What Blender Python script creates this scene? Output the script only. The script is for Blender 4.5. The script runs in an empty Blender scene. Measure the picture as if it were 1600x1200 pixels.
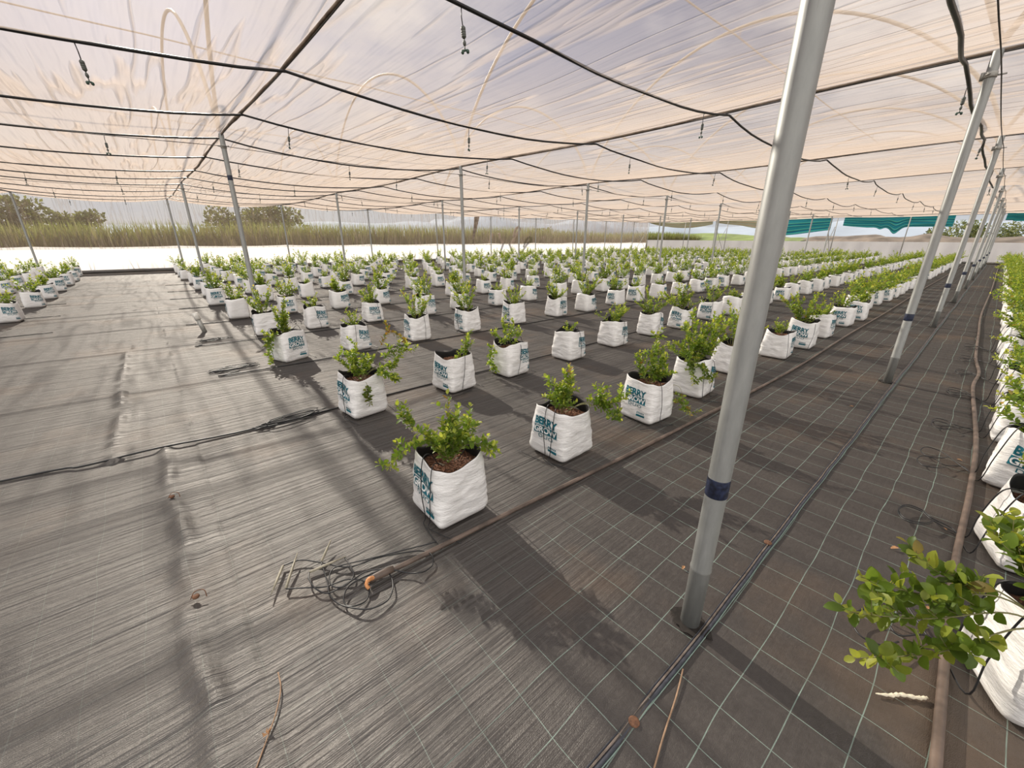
import bpy, bmesh, math, random
import numpy as np
from mathutils import Vector, Matrix, noise as mnoise
from math import sin, cos, pi, radians, sqrt, atan2, exp
SC = bpy.context.scene
COL = SC.collection

# ------------------------------------------------------------------ camera
CAM_H = 1.466
F_PX, PITCH, ROLL, YAW = 633.4, 0.3468, -0.004, 0.8533
fw = Vector((cos(YAW)*cos(PITCH), sin(YAW)*cos(PITCH), -sin(PITCH)))
rt = Vector((sin(YAW), -cos(YAW), 0.0))
dn = fw.cross(rt)
Rv = rt*cos(ROLL) + dn*sin(ROLL)
Dv = dn*cos(ROLL) - rt*sin(ROLL)
cam_d = bpy.data.cameras.new('camera')
cam_d.sensor_fit = 'HORIZONTAL'
cam_d.sensor_width = 36.0
cam_d.lens = F_PX*36.0/1600.0
cam_d.clip_end = 5000
cam = bpy.data.objects.new('camera', cam_d)
M = Matrix((( Rv.x, -Dv.x, -fw.x, 0), (Rv.y, -Dv.y, -fw.y, 0), (Rv.z, -Dv.z, -fw.z, CAM_H), (0, 0, 0, 1)))
cam.matrix_world = M
COL.objects.link(cam)
SC.camera = cam

# ------------------------------------------------------------------ light, sky, exposure
SUN_DIR = Vector((0.07, 1.0, 0.54)).normalized()
SUN_ELEV = math.asin(SUN_DIR.z)
SUN_AZ = atan2(SUN_DIR.x, SUN_DIR.y)
sd = bpy.data.lights.new('sun', 'SUN')
sd.energy = 10.0
sd.angle = radians(0.6)
sd.color = (1.0, 0.92, 0.80)
sun = bpy.data.objects.new('sun', sd)
sun.rotation_euler = (-SUN_DIR).to_track_quat('-Z', 'Y').to_euler()
sun.location = (0, 20, 30)
COL.objects.link(sun)
SC.view_settings.view_transform = 'Standard'
SC.view_settings.look = 'None'
SC.view_settings.gamma = 1.0
SC.view_settings.use_curve_mapping = False
SC.view_settings.exposure = -0.50
SC.cycles.max_bounces = 7
SC.cycles.diffuse_bounces = 4
SC.cycles.glossy_bounces = 3
SC.cycles.transmission_bounces = 4
SC.cycles.transparent_max_bounces = 16
SC.cycles.caustics_reflective = False
SC.cycles.caustics_refractive = False
SC.cycles.sample_clamp_indirect = 6.0

W = bpy.data.worlds.new('sky')
SC.world = W
W.use_nodes = True
wn = W.node_tree
wn.nodes.clear()
def wnode(t, **kw):
    n = wn.nodes.new(t)
    for k, v in kw.items(): setattr(n, k, v)
    return n
w_out = wnode('ShaderNodeOutputWorld'); w_bg = wnode('ShaderNodeBackground')
w_sky = wnode('ShaderNodeTexSky', sky_type='NISHITA', sun_disc=False, sun_elevation=SUN_ELEV, sun_rotation=SUN_AZ,
              air_density=1.0, dust_density=0.6, ozone_density=2.0)
w_tc = wnode('ShaderNodeTexCoord'); w_sep = wnode('ShaderNodeSeparateXYZ')
w_add = wnode('ShaderNodeMath', operation='ADD'); w_add.inputs[1].default_value = 0.18
w_max = wnode('ShaderNodeMath', operation='MAXIMUM'); w_max.inputs[1].default_value = 0.05
w_div = wnode('ShaderNodeVectorMath', operation='DIVIDE'); w_cmb = wnode('ShaderNodeCombineXYZ')
w_noise = wnode('ShaderNodeTexNoise'); w_noise.inputs['Scale'].default_value = 1.1
w_noise.inputs['Detail'].default_value = 9; w_noise.inputs['Roughness'].default_value = 0.58
w_ramp = wnode('ShaderNodeValToRGB')
w_ramp.color_ramp.elements[0].position = 0.46; w_ramp.color_ramp.elements[0].color = (0, 0, 0, 1)
w_ramp.color_ramp.elements[1].position = 0.66; w_ramp.color_ramp.elements[1].color = (1, 1, 1, 1)
w_scale = wnode('ShaderNodeMix', data_type='RGBA', blend_type='MULTIPLY'); w_scale.inputs[0].default_value = 1.0
w_scale.inputs[7].default_value = (0.085, 0.088, 0.10, 1)
w_mix = wnode('ShaderNodeMix', data_type='RGBA')
# unseen bright cloud bank added behind the camera for fill, thinner grey-white cloud sunward
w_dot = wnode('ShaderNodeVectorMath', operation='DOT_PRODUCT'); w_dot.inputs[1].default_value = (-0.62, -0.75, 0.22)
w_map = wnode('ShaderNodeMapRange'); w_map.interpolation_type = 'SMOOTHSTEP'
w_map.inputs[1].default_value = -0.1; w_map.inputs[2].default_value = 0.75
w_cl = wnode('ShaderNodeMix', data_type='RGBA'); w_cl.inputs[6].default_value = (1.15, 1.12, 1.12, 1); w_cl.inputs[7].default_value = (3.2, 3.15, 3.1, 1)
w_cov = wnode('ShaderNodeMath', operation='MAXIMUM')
wl = wn.links.new
wl(w_tc.outputs['Generated'], w_sep.inputs[0]); wl(w_sep.outputs['Z'], w_add.inputs[0]); wl(w_add.outputs[0], w_max.inputs[0])
for i in range(3): wl(w_max.outputs[0], w_cmb.inputs[i])
wl(w_tc.outputs['Generated'], w_div.inputs[0]); wl(w_cmb.outputs[0], w_div.inputs[1]); wl(w_div.outputs[0], w_noise.inputs['Vector'])
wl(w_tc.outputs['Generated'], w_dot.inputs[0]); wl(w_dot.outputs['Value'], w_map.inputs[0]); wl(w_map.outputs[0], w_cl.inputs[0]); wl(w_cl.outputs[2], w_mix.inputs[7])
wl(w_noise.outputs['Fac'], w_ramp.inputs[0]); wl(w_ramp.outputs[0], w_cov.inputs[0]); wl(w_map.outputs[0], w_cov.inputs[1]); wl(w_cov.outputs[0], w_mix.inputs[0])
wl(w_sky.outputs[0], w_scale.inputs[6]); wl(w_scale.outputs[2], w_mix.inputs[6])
w_hz = wnode('ShaderNodeMapRange'); w_hz.interpolation_type = 'SMOOTHSTEP'
w_hz.inputs[1].default_value = 0.0; w_hz.inputs[2].default_value = 0.30; w_hz.inputs[3].default_value = 0.9; w_hz.inputs[4].default_value = 0.0
w_hm = wnode('ShaderNodeMix', data_type='RGBA'); w_hm.inputs[7].default_value = (0.86, 0.88, 0.93, 1)
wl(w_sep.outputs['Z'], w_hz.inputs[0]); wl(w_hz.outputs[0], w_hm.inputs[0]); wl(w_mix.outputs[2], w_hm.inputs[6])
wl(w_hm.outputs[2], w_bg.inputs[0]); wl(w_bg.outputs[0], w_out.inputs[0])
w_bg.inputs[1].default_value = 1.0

# ------------------------------------------------------------------ layout numbers (metres; X along the plant rows, Y across them)
X0, SU = 1.341, 4.4805
Y0, SV = 0.4527, 7.995
POLE_H = 2.966
BACK_Y, END_X = 24.6, 40.0
NST = 9
ORD = ('first second third fourth fifth sixth seventh eighth ninth tenth eleventh twelfth thirteenth fourteenth fifteenth sixteenth '
       'seventeenth eighteenth nineteenth twentieth').split()
TENS = {2: 'twenty', 3: 'thirty', 4: 'forty'}
def ordn(i):
    if i < 20: return ORD[i]
    n = i+1
    t, u = divmod(n, 10)
    return {2: 'twentieth', 3: 'thirtieth', 4: 'fortieth'}[t] if u == 0 else TENS[t]+'-'+ORD[u-1]
RNG = random.Random(7)

# ------------------------------------------------------------------ object helpers
def tag(o, label=None, cat=None, group=None, kind=None):
    if label: o['label'] = label
    if cat: o['category'] = cat
    if group: o['group'] = group
    if kind: o['kind'] = kind
    return o
def empty(name, loc=(0, 0, 0), rz=0.0):
    o = bpy.data.objects.new(name, None); o.location = loc; o.rotation_euler = (0, 0, rz)
    o.empty_display_size = 0.1
    COL.objects.link(o); return o
def inst(name, me, parent=None, loc=(0, 0, 0), rz=0.0, sc=1.0):
    o = bpy.data.objects.new(name, me); COL.objects.link(o)
    o.location = loc; o.rotation_euler = (0, 0, rz); o.scale = (sc, sc, sc) if not isinstance(sc, tuple) else sc
    if parent: o.parent = parent
    return o

class MB:
    """collects pieces of one mesh"""
    def __init__(s): s.v = []; s.f = []; s.m = []; s.c = []; s.n = 0; s.hascol = False
    def add(s, v, f, m=0, c=None):
        v = np.asarray(v, dtype=np.float64).reshape(-1, 3)
        s.v.append(v); o = s.n
        s.f += [tuple(int(i)+o for i in q) for q in f]
        s.m += [m]*len(f); s.n += len(v)
        if c is None: s.c.append(np.ones((len(v), 4))*0.5)
        else:
            s.hascol = True; c = np.asarray(c, float)
            s.c.append(np.tile(c, (len(v), 1)) if c.ndim == 1 else c)
    def box(s, lo, hi, m=0):
        x0, y0, z0 = lo; x1, y1, z1 = hi
        s.add([(x0,y0,z0),(x1,y0,z0),(x1,y1,z0),(x0,y1,z0),(x0,y0,z1),(x1,y0,z1),(x1,y1,z1),(x0,y1,z1)],
              [(0,3,2,1),(4,5,6,7),(0,1,5,4),(1,2,6,5),(2,3,7,6),(3,0,4,7)], m)
    def tube(s, pts, r, n=8, m=0, c=None, cap=True):
        P = np.asarray(pts, float); k = len(P)
        rr = np.full(k, r) if np.isscalar(r) else np.asarray(r, float)
        T = np.gradient(P, axis=0); T /= np.linalg.norm(T, axis=1)[:, None]+1e-12
        a = np.array([0, 0, 1.0]) if abs(T[0][2]) < 0.9 else np.array([1.0, 0, 0])
        u = np.cross(a, T[0]); u /= np.linalg.norm(u)
        V = []
        ang = np.arange(n)*2*pi/n
        for i in range(k):
            u = u - T[i]*(u@T[i]); u /= np.linalg.norm(u)+1e-12
            w = np.cross(T[i], u)
            V.append(P[i] + rr[i]*(np.cos(ang)[:, None]*u + np.sin(ang)[:, None]*w))
        F = [(i*n+j, i*n+(j+1) % n, (i+1)*n+(j+1) % n, (i+1)*n+j) for i in range(k-1) for j in range(n)]
        if cap: F += [tuple(range(n-1, -1, -1)), tuple((k-1)*n+j for j in range(n))]
        s.add(np.concatenate(V), F, m, c)
    def lathe(s, prof, n=24, m=0, at=(0, 0, 0)):
        V = []; k = len(prof)
        for r, z in prof:
            for j in range(n): V.append((at[0]+r*cos(2*pi*j/n), at[1]+r*sin(2*pi*j/n), at[2]+z))
        F = [(i*n+j, i*n+(j+1) % n, (i+1)*n+(j+1) % n, (i+1)*n+j) for i in range(k-1) for j in range(n)]
        F += [tuple(range(n-1, -1, -1)), tuple((k-1)*n+j for j in range(n))]
        s.add(V, F, m)
    def mesh(s, name, mats, smooth=True):
        me = bpy.data.meshes.new(name)
        V = np.concatenate(s.v) if s.v else np.zeros((0, 3))
        me.from_pydata(V.tolist(), [], s.f)
        for x in (mats if isinstance(mats, (list, tuple)) else [mats]): me.materials.append(x)
        me.polygons.foreach_set('material_index', s.m)
        if smooth: me.polygons.foreach_set('use_smooth', [True]*len(s.f))
        if s.hascol:
            ca = me.color_attributes.new('tint', 'FLOAT_COLOR', 'POINT')
            ca.data.foreach_set('color', np.concatenate(s.c).astype(np.float32).ravel())
        me.update(); return me
    def obj(s, name, mats, parent=None, loc=(0, 0, 0), rz=0.0, smooth=True):
        return inst(name, s.mesh(name, mats, smooth), parent, loc, rz)

def smooth_path(pts, n=6):
    P = [np.array(p, float) for p in pts]
    P = [2*P[0]-P[1]] + P + [2*P[-1]-P[-2]]
    out = []
    for i in range(1, len(P)-2):
        for j in range(n):
            t = j/n
            out.append(0.5*((2*P[i]) + (-P[i-1]+P[i+1])*t + (2*P[i-1]-5*P[i]+4*P[i+1]-P[i+2])*t*t + (-P[i-1]+3*P[i]-3*P[i+1]+P[i+2])*t**3))
    out.append(P[-2]); return np.array(out)

def vnoise(x, y, seed=0):
    """smooth 2-D value noise for arrays"""
    g = np.random.RandomState(seed).rand(257, 257)
    xi = np.floor(x).astype(int); yi = np.floor(y).astype(int)
    fx = x-xi; fy = y-yi
    fx = fx*fx*(3-2*fx); fy = fy*fy*(3-2*fy)
    xi %= 256; yi %= 256
    return (g[xi, yi]*(1-fx)*(1-fy)+g[xi+1, yi]*fx*(1-fy)+g[xi, yi+1]*(1-fx)*fy+g[xi+1, yi+1]*fx*fy)*2-1

def grid_mesh(name, xs, ys, zf, mats, kind=None):
    X, Y = np.meshgrid(xs, ys, indexing='ij')
    Z = zf(X, Y)
    nx, ny = X.shape
    V = np.stack([X, Y, Z], -1).reshape(-1, 3)
    idx = np.arange(nx*ny).reshape(nx, ny)
    F = np.stack([idx[:-1, :-1], idx[1:, :-1], idx[1:, 1:], idx[:-1, 1:]], -1).reshape(-1, 4)
    me = bpy.data.meshes.new(name)
    me.vertices.add(len(V)); me.vertices.foreach_set('co', V.astype(np.float32).ravel())
    me.loops.add(F.size); me.loops.foreach_set('vertex_index', F.astype(np.int32).ravel())
    me.polygons.add(len(F)); me.polygons.foreach_set('loop_start', (np.arange(len(F))*4).astype(np.int32))
    me.polygons.foreach_set('use_smooth', [True]*len(F))
    me.update(calc_edges=True)
    me.materials.append(mats)
    o = inst(name, me)
    if kind: o['kind'] = kind
    return o

# ------------------------------------------------------------------ material helpers
class NT:
    def __init__(s, name):
        s.m = bpy.data.materials.new(name); s.m.use_nodes = True
        s.t = s.m.node_tree; s.t.nodes.clear()
        s.out = s.t.nodes.new('ShaderNodeOutputMaterial')
    def n(s, typ, ins=None, **kw):
        nd = s.t.nodes.new('ShaderNode'+typ)
        for k, v in kw.items(): setattr(nd, k, v)
        for k, v in (ins or {}).items():
            sk = nd.inputs[k]
            if isinstance(v, bpy.types.NodeSocket): s.t.links.new(v, sk)
            elif isinstance(v, bpy.types.Node): s.t.links.new(v.outputs[0], sk)
            else:
                if isinstance(v, tuple) and len(v) == 3 and sk.type == 'RGBA': v = v+(1,)
                sk.default_value = v
        return nd
    def math(s, op, a, b=0.0, c=None):
        ins = {0: a, 1: b}
        if c is not None: ins[2] = c
        return s.n('Math', ins, operation=op).outputs[0]
    def mix(s, fac, a, b, blend='MIX'):
        return s.n('Mix', {0: fac, 6: a, 7: b}, data_type='RGBA', blend_type=blend).outputs[2]
    def ramp(s, fac, stops):
        nd = s.n('ValToRGB', {0: fac}); e = nd.color_ramp.elements
        while len(e) < len(stops): e.new(0.5)
        for k, (p, c) in enumerate(stops):
            e[k].position = p; e[k].color = tuple(c)+(1,) if len(c) == 3 else c
        return nd.outputs[0]
    def noise(s, vec, scale, detail=3, rough=0.5):
        ins = {'Scale': scale, 'Detail': detail, 'Roughness': rough}
        if vec is not None: ins['Vector'] = vec
        return s.n('TexNoise', ins).outputs['Fac']
    def coord(s, scale=(1, 1, 1), which='Object'):
        tc = s.n('TexCoord').outputs[which]
        return s.n('Mapping', {'Vector': tc, 'Scale': scale}).outputs[0]
    def bump(s, h, strength=0.5, dist=0.01):
        return s.n('Bump', {'Height': h, 'Strength': strength, 'Distance': dist}).outputs[0]
    def bsdf(s, **k):
        ins = {}
        for a, b in k.items(): ins[a.replace('_', ' ')] = b
        nd = s.n('BsdfPrincipled', ins)
        return nd.outputs[0]
    def done(s, sh):
        s.t.links.new(sh, s.out.inputs[0]); return s.m

def plain(name, col, rough=0.6, metal=0.0, var=0.15, scale=30.0, bump=0.0):
    t = NT(name); c = t.coord()
    nz = t.noise(c, scale, 4)
    dark = tuple(max(0, x*(1-var)) for x in col); lite = tuple(min(1, x*(1+var)) for x in col)
    k = dict(Base_Color=t.ramp(nz, [(0.3, dark), (0.7, lite)]), Roughness=rough, Metallic=metal)
    if bump: k['Normal'] = t.bump(nz, bump, 0.004)
    return t.done(t.bsdf(**k))

# net: woven threads hide more the flatter one looks along the cloth
def net_material(name, tau, col, stretch, lw=0.55, var=0.35):
    t = NT(name)
    geo = t.n('NewGeometry')
    dot = t.n('VectorMath', {0: geo.outputs['Normal'], 1: geo.outputs['Incoming']}, operation='DOT_PRODUCT').outputs['Value']
    c = t.math('MAXIMUM', t.math('ABSOLUTE', dot), 0.03)
    big = t.noise(t.coord((0.35, 0.35, 0.35)), 1.0, 3)
    crease = t.noise(t.coord(stretch), 1.0, 4, 0.6)
    fold = t.noise(t.coord(tuple(2.7*q for q in stretch)), 1.0, 2, 0.5)
    # sharp pulled creases: thin lines along the cloth
    ln = t.math('SUBTRACT', 1.0, t.math('MULTIPLY', t.math('ABSOLUTE', t.math('SUBTRACT', t.noise(t.coord(tuple(1.6*q for q in stretch)), 1.0, 2, 0.4), 0.5)), 20.0))
    ln = t.math('MAXIMUM', ln, 0.0)
    crease = t.math('ADD', crease, t.math('MULTIPLY', ln, 0.28))
    k = t.math('ADD', 1.0-var, t.math('MULTIPLY', t.math('ADD', big, t.math('MULTIPLY', t.math('SUBTRACT', crease, 0.3), 1.0)), var))
    k = t.math('ADD', k, t.math('MULTIPLY', ln, 0.75))
    T = t.math('POWER', 2.71828, t.math('MULTIPLY', t.math('DIVIDE', k, c), -tau))
    nrm = t.bump(t.math('ADD', crease, t.math('MULTIPLY', fold, 0.6)), 0.9, 0.12)
    cc = t.mix(t.math('MULTIPLY', big, 0.5), col, tuple(x*y for x, y in zip(col, (0.93, 0.86, 0.78))))
    d = t.n('BsdfDiffuse', {'Color': cc, 'Normal': nrm}); tl = t.n('BsdfTranslucent', {'Color': cc, 'Normal': nrm})
    body = t.n('MixShader', {0: lw, 1: d.outputs[0], 2: tl.outputs[0]})
    tr = t.n('BsdfTransparent', {'Color': (1, 1, 1)})
    return t.done(t.n('MixShader', {0: T, 1: body.outputs[0], 2: tr.outputs[0]}).outputs[0])
M_NET = net_material('shade_net', 0.25, (0.80, 0.665, 0.56), (3.0, 0.22, 1.0))
M_WALLNET = net_material('wall_net', 0.36, (0.44, 0.36, 0.29), (5.0, 5.0, 0.35), lw=0.35, var=0.6)

def weed_mat():
    t = NT('weed_mat')
    tc = t.n('TexCoord').outputs['Object']
    wob = t.n('TexNoise', {'Vector': tc, 'Scale': 1.6, 'Detail': 2.0})
    off = t.n('VectorMath', {0: wob.outputs['Color'], 1: (0.5, 0.5, 0.5)}, operation='SUBTRACT').outputs[0]
    off = t.n('VectorMath', {0: off, 'Scale': 0.05}, operation='SCALE').outputs[0]
    p = t.n('VectorMath', {0: tc, 1: off}, operation='ADD').outputs[0]
    sep = t.n('SeparateXYZ', {0: p})
    raw = t.n('SeparateXYZ', {0: tc})
    def line(co, step, phase, half):
        f = t.math('FRACT', t.math('DIVIDE', t.math('SUBTRACT', co, phase), step))
        d = t.math('ABSOLUTE', t.math('SUBTRACT', f, 0.5))
        return t.math('GREATER_THAN', d, 0.5-half/step)
    lx = line(sep.outputs['X'], 0.16, 1.60, 0.0013)
    ly = line(sep.outputs['Y'], 0.155, 0.218, 0.0016)
    lines = t.math('MAXIMUM', lx, ly)
    lbreak = t.noise(tc, 9.0, 3)
    # the cloth was pulled along X: long creases, stronger on the sheets beyond the first row
    cr1 = t.noise(t.n('Mapping', {'Vector': tc, 'Scale': (0.9, 26.0, 1)}).outputs[0], 1.0, 5, 0.62)
    cr2 = t.noise(t.n('Mapping', {'Vector': tc, 'Scale': (0.35, 7.0, 1)}).outputs[0], 1.0, 3, 0.5)
    weave = t.noise(t.n('Mapping', {'Vector': tc, 'Scale': (260.0, 420.0, 1)}).outputs[0], 1.0, 1)
    grit = t.noise(tc, 55.0, 4, 0.7)
    left = t.n('MapRange', {0: t.math('ADD', t.math('MULTIPLY', raw.outputs['X'], -0.35), raw.outputs['Y']), 1: 0.1, 2: 1.2, 3: 0.1, 4: 1.0}).outputs[0]
    base = t.mix(cr1, (0.032, 0.027, 0.024), (0.048, 0.041, 0.037))
    base = t.mix(t.math('MULTIPLY', grit, 0.5), base, (0.10, 0.088, 0.078))
    dust = t.ramp(t.noise(tc, 0.9, 5, 0.6), [(0.52, (0, 0, 0)), (0.70, (1, 1, 1))])
    base = t.mix(t.math('MULTIPLY', dust, 0.35), base, (0.17, 0.105, 0.06))
    lcol = t.mix(lbreak, (0.16, 0.19, 0.165), (0.33, 0.47, 0.40))
    fade = t.math('SUBTRACT', 1.0, t.math('MULTIPLY', left, 0.85))
    base = t.mix(t.math('MULTIPLY', t.math('MULTIPLY', lines, fade), t.math('MULTIPLY', t.math('ADD', lbreak, 0.35), 0.85)), base, lcol)
    h = t.math('ADD', t.math('MULTIPLY', t.math('MULTIPLY', cr1, left), 1.0), t.math('MULTIPLY', t.math('MULTIPLY', cr2, left), 1.2))
    n1 = t.bump(h, 1.0, 0.034)
    n2 = t.n('Bump', {'Height': t.math('ADD', t.math('MULTIPLY', weave, 0.6), t.math('MULTIPLY', grit, 0.7)), 'Strength': 0.7, 'Distance': 0.003, 'Normal': n1}).outputs[0]
    rough = t.n('MapRange', {0: grit, 1: 0.3, 2: 0.7, 3: 0.38, 4: 0.55}).outputs[0]
    d = t.n('BsdfDiffuse', {'Color': base, 'Normal': n2}).outputs[0]
    g = t.n('BsdfGlossy', {'Color': (0.95, 0.93, 0.91), 'Roughness': rough, 'Normal': n2}).outputs[0]
    return t.done(t.n('MixShader', {0: t.math('ADD', 0.055, t.math('MULTIPLY', left, 0.025)), 1: d, 2: g}).outputs[0])
M_MAT = weed_mat()

def galvanised():
    t = NT('galvanised_steel'); c = t.coord((1, 1, 0.25))
    a = t.noise(c, 30.0, 5, 0.65); b = t.noise(t.coord((40, 40, 1.5)), 1.0, 4, 0.6)
    col = t.mix(a, (0.20, 0.207, 0.198), (0.37, 0.375, 0.36))
    scr = t.ramp(b, [(0.66, (0, 0, 0)), (0.72, (1, 1, 1))])
    col = t.mix(t.math('MULTIPLY', scr, 0.55), col, (0.12, 0.115, 0.10))
    return t.done(t.bsdf(Base_Color=col, Metallic=0.45, Roughness=t.math('ADD', 0.38, t.math('MULTIPLY', a, 0.2)), Normal=t.bump(a, 0.15, 0.003)))
M_GALV = galvanised()
M_GALV2 = plain('dull_steel', (0.36, 0.35, 0.32), 0.5, 0.3)
M_TAPE = plain('dark_blue_tape', (0.016, 0.022, 0.05), 0.45, 0, 0.8, 60)
M_BLACKPIPE = plain('black_pipe', (0.012, 0.012, 0.013), 0.38)
M_TUBE = plain('black_tube', (0.016, 0.016, 0.017), 0.4)
M_BROWNPIPE = plain('brown_poly_pipe', (0.125, 0.09, 0.07), 0.5, 0, 0.45, 12)
M_PVC = plain('cream_pvc', (0.42, 0.34, 0.25), 0.5)
M_WIRE = plain('dark_wire', (0.05, 0.045, 0.04), 0.6)
M_HEM = plain('net_hem', (0.27, 0.215, 0.17), 0.9, 0, 0.5, 6)
M_GREYPLASTIC = plain('grey_plastic', (0.10, 0.11, 0.10), 0.5)
M_GREENPLASTIC = plain('dark_green_plastic', (0.05, 0.10, 0.075), 0.45)
M_STAKE = plain('stake_plastic', (0.30, 0.27, 0.20), 0.55, 0, 0.25, 40)
M_RUST = plain('rust', (0.16, 0.075, 0.04), 0.8, 0, 0.4, 80)
M_ORANGE = plain('orange_fitting', (0.55, 0.24, 0.09), 0.6, 0, 0.4, 60)
M_TWIG = plain('dry_twig', (0.33, 0.21, 0.13), 0.7, 0, 0.3, 40)
M_DRYLEAF = plain('dry_leaf', (0.42, 0.22, 0.10), 0.7, 0, 0.4, 60)
M_POD = plain('pale_husk', (0.80, 0.72, 0.55), 0.7, 0, 0.2, 80)
M_BLUEHEM = plain('blue_hem', (0.05, 0.053, 0.066), 0.5, 0, 0.3, 50)
M_FOLD = plain('mat_edge_fold', (0.23, 0.185, 0.15), 0.7, 0, 0.5, 25)
M_GREENLINE = plain('green_thread', (0.22, 0.30, 0.26), 0.6)
M_DIRT = plain('dark_soil', (0.02, 0.016, 0.013), 0.95, 0, 0.5, 40, 0.6)
M_STEM = plain('green_stem', (0.20, 0.19, 0.075), 0.6)
M_BARK = plain('bark', (0.17, 0.12, 0.085), 0.9, 0, 0.3, 10)
M_INNER = plain('black_bag_lining', (0.008, 0.008, 0.008), 0.6)
M_WHITECAP = plain('white_plastic', (0.75, 0.72, 0.66), 0.5)

def bag_mat():
    t = NT('white_bag_plastic'); c = t.coord()
    a = t.noise(t.coord((9, 9, 34)), 1.0, 5, 0.62); b = t.noise(c, 5.0, 4)
    sep = t.n('SeparateXYZ', {0: t.n('TexCoord').outputs['Object']})
    col = t.mix(b, (0.82, 0.80, 0.775), (0.90, 0.885, 0.865))
    soil = t.ramp(t.math('ADD', sep.outputs['Z'], t.math('MULTIPLY', b, 0.06)), [(0.02, (1, 1, 1)), (0.075, (0, 0, 0))])
    col = t.mix(t.math('MULTIPLY', soil, 0.4), col, (0.55, 0.46, 0.38))
    return t.done(t.bsdf(Base_Color=col, Roughness=0.42, Specular_IOR_Level=0.4, Normal=t.bump(a, 0.75, 0.014)))
M_BAG = bag_mat()
M_INK = plain('teal_print', (0.004, 0.125, 0.165), 0.45, 0, 0.25, 14)
M_INKPALE = plain('white_print', (0.86, 0.85, 0.83), 0.45, 0, 0.03)
M_SOIL = plain('bark_substrate', (0.125, 0.054, 0.030), 0.95, 0, 0.75, 75, 0.9)
M_CHIP = plain('bark_chips', (0.24, 0.115, 0.065), 0.9, 0, 0.55, 30)

def leaf_mat(name='leaf', tl=0.52, rough=0.42):
    t = NT(name); a = t.n('Attribute', attribute_name='tint').outputs['Color']
    b = t.noise(t.coord(), 40.0, 2)
    col = t.mix(0.35, a, t.mix(b, (0.4, 0.4, 0.4), (0.9, 0.9, 0.9)), 'OVERLAY')
    p = t.bsdf(Base_Color=col, Roughness=rough, Specular_IOR_Level=0.45)
    tcol = t.mix(1.0, col, (1.35, 1.25, 0.7), 'MULTIPLY')
    tr = t.n('BsdfTranslucent', {'Color': tcol}).outputs[0]
    return t.done(t.n('MixShader', {0: tl, 1: p, 2: tr}).outputs[0])
M_LEAF = leaf_mat()

# ------------------------------------------------------------------ ground and mats
def seam_left(x, y):
    """raised, puckered overlap of two sheets running across the rows on the left"""
    c = np.where(y < 3.65, -0.165, -0.455)
    on = ((y > 0.42) & (y < 7.4)).astype(float)
    d = x-c-0.03*vnoise(y*1.7, y*0+2, 5)
    node = np.abs(((y-0.0) % 0.965)/0.965-0.5)*2          # pinned points
    h = 0.034*(1-node**4)*np.exp(-(d/0.045)**2)*(0.65+0.5*vnoise(x*9, y*11, 6))
    h2 = 0.008*np.exp(-((d-0.10)/0.05)**2)*(0.5+0.5*vnoise(x*3, y*3, 8))
    return on*(h+h2)
def ground_z(X, Y):
    left = np.clip((Y-0.35*X-0.2)/1.5, 0.0, 1.0)
    w = 0.006*vnoise(X*0.55, Y*4.2, 1)*left + 0.003*vnoise(X*1.6, Y*13.0, 2)*left
    w += 0.0012*vnoise(X*2.0, Y*2.0, 3)
    w += seam_left(X, Y)
    w += 0.016*np.exp(-((X-0.87)**2+(Y-0.47)**2)/0.02)
    return w-0.004
def axis(a, b, c, d, fine, growth):
    mid = list(np.arange(b, c, fine)); out = mid[:]
    s = fine; x = b
    pre = []
    while x > a: s *= growth; x -= s; pre.append(max(x, a))
    s = fine; x = mid[-1]
    while x < d: s *= growth; x += s; out.append(min(x, d))
    return np.array(pre[::-1]+out)
xs = axis(-14, -1.6, 5.0, END_X+0.2, 0.024, 1.04)
ys = axis(-14, -0.4, 6.0, BACK_Y+0.2, 0.020, 1.04)
floor = grid_mesh('floor', xs, ys, ground_z, M_MAT, 'structure')
M_EARTH = plain('bare_earth', (0.22, 0.16, 0.11), 0.95, 0, 0.4, 0.6)
mb = MB(); mb.add([(-1500, -1500, -0.06), (2500, -1500, -0.06), (2500, 2500, -0.06), (-1500, 2500, -0.06)], [(0, 1, 2, 3)])
mb.obj('ground', M_EARTH).__setitem__('kind', 'structure')

# hem of the overlap along the aisle
mb = MB()
sx = np.concatenate([np.arange(-2, 8, 0.07), np.arange(8, END_X, 0.5)])
cy = 0.392+0.010*vnoise(sx*0.8, sx*0, 4)+0.003*vnoise(sx*5, sx*0, 9)
def strip(y0, y1, z, m):
    V = []
    for a, c in zip(sx, cy): V += [(a, c+y0, z-0.004), (a, c+(y0+y1)/2, z+0.0025), (a, c+y1, z-0.004)]
    F = []
    for i in range(len(sx)-1):
        for j in (0, 1): F.append((i*3+j, i*3+3+j, i*3+4+j, i*3+1+j))
    mb.add(V, F, m)
strip(0.006, 0.013, 0.007, 1); strip(-0.010, 0.006, 0.005, 0); strip(-0.0135, -0.010, 0.005, 2); strip(0.013, 0.019, 0.006, 0)
mb.obj('trim_1', [M_BLUEHEM, M_FOLD, M_GREENLINE]).__setitem__('kind', 'structure')

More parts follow.
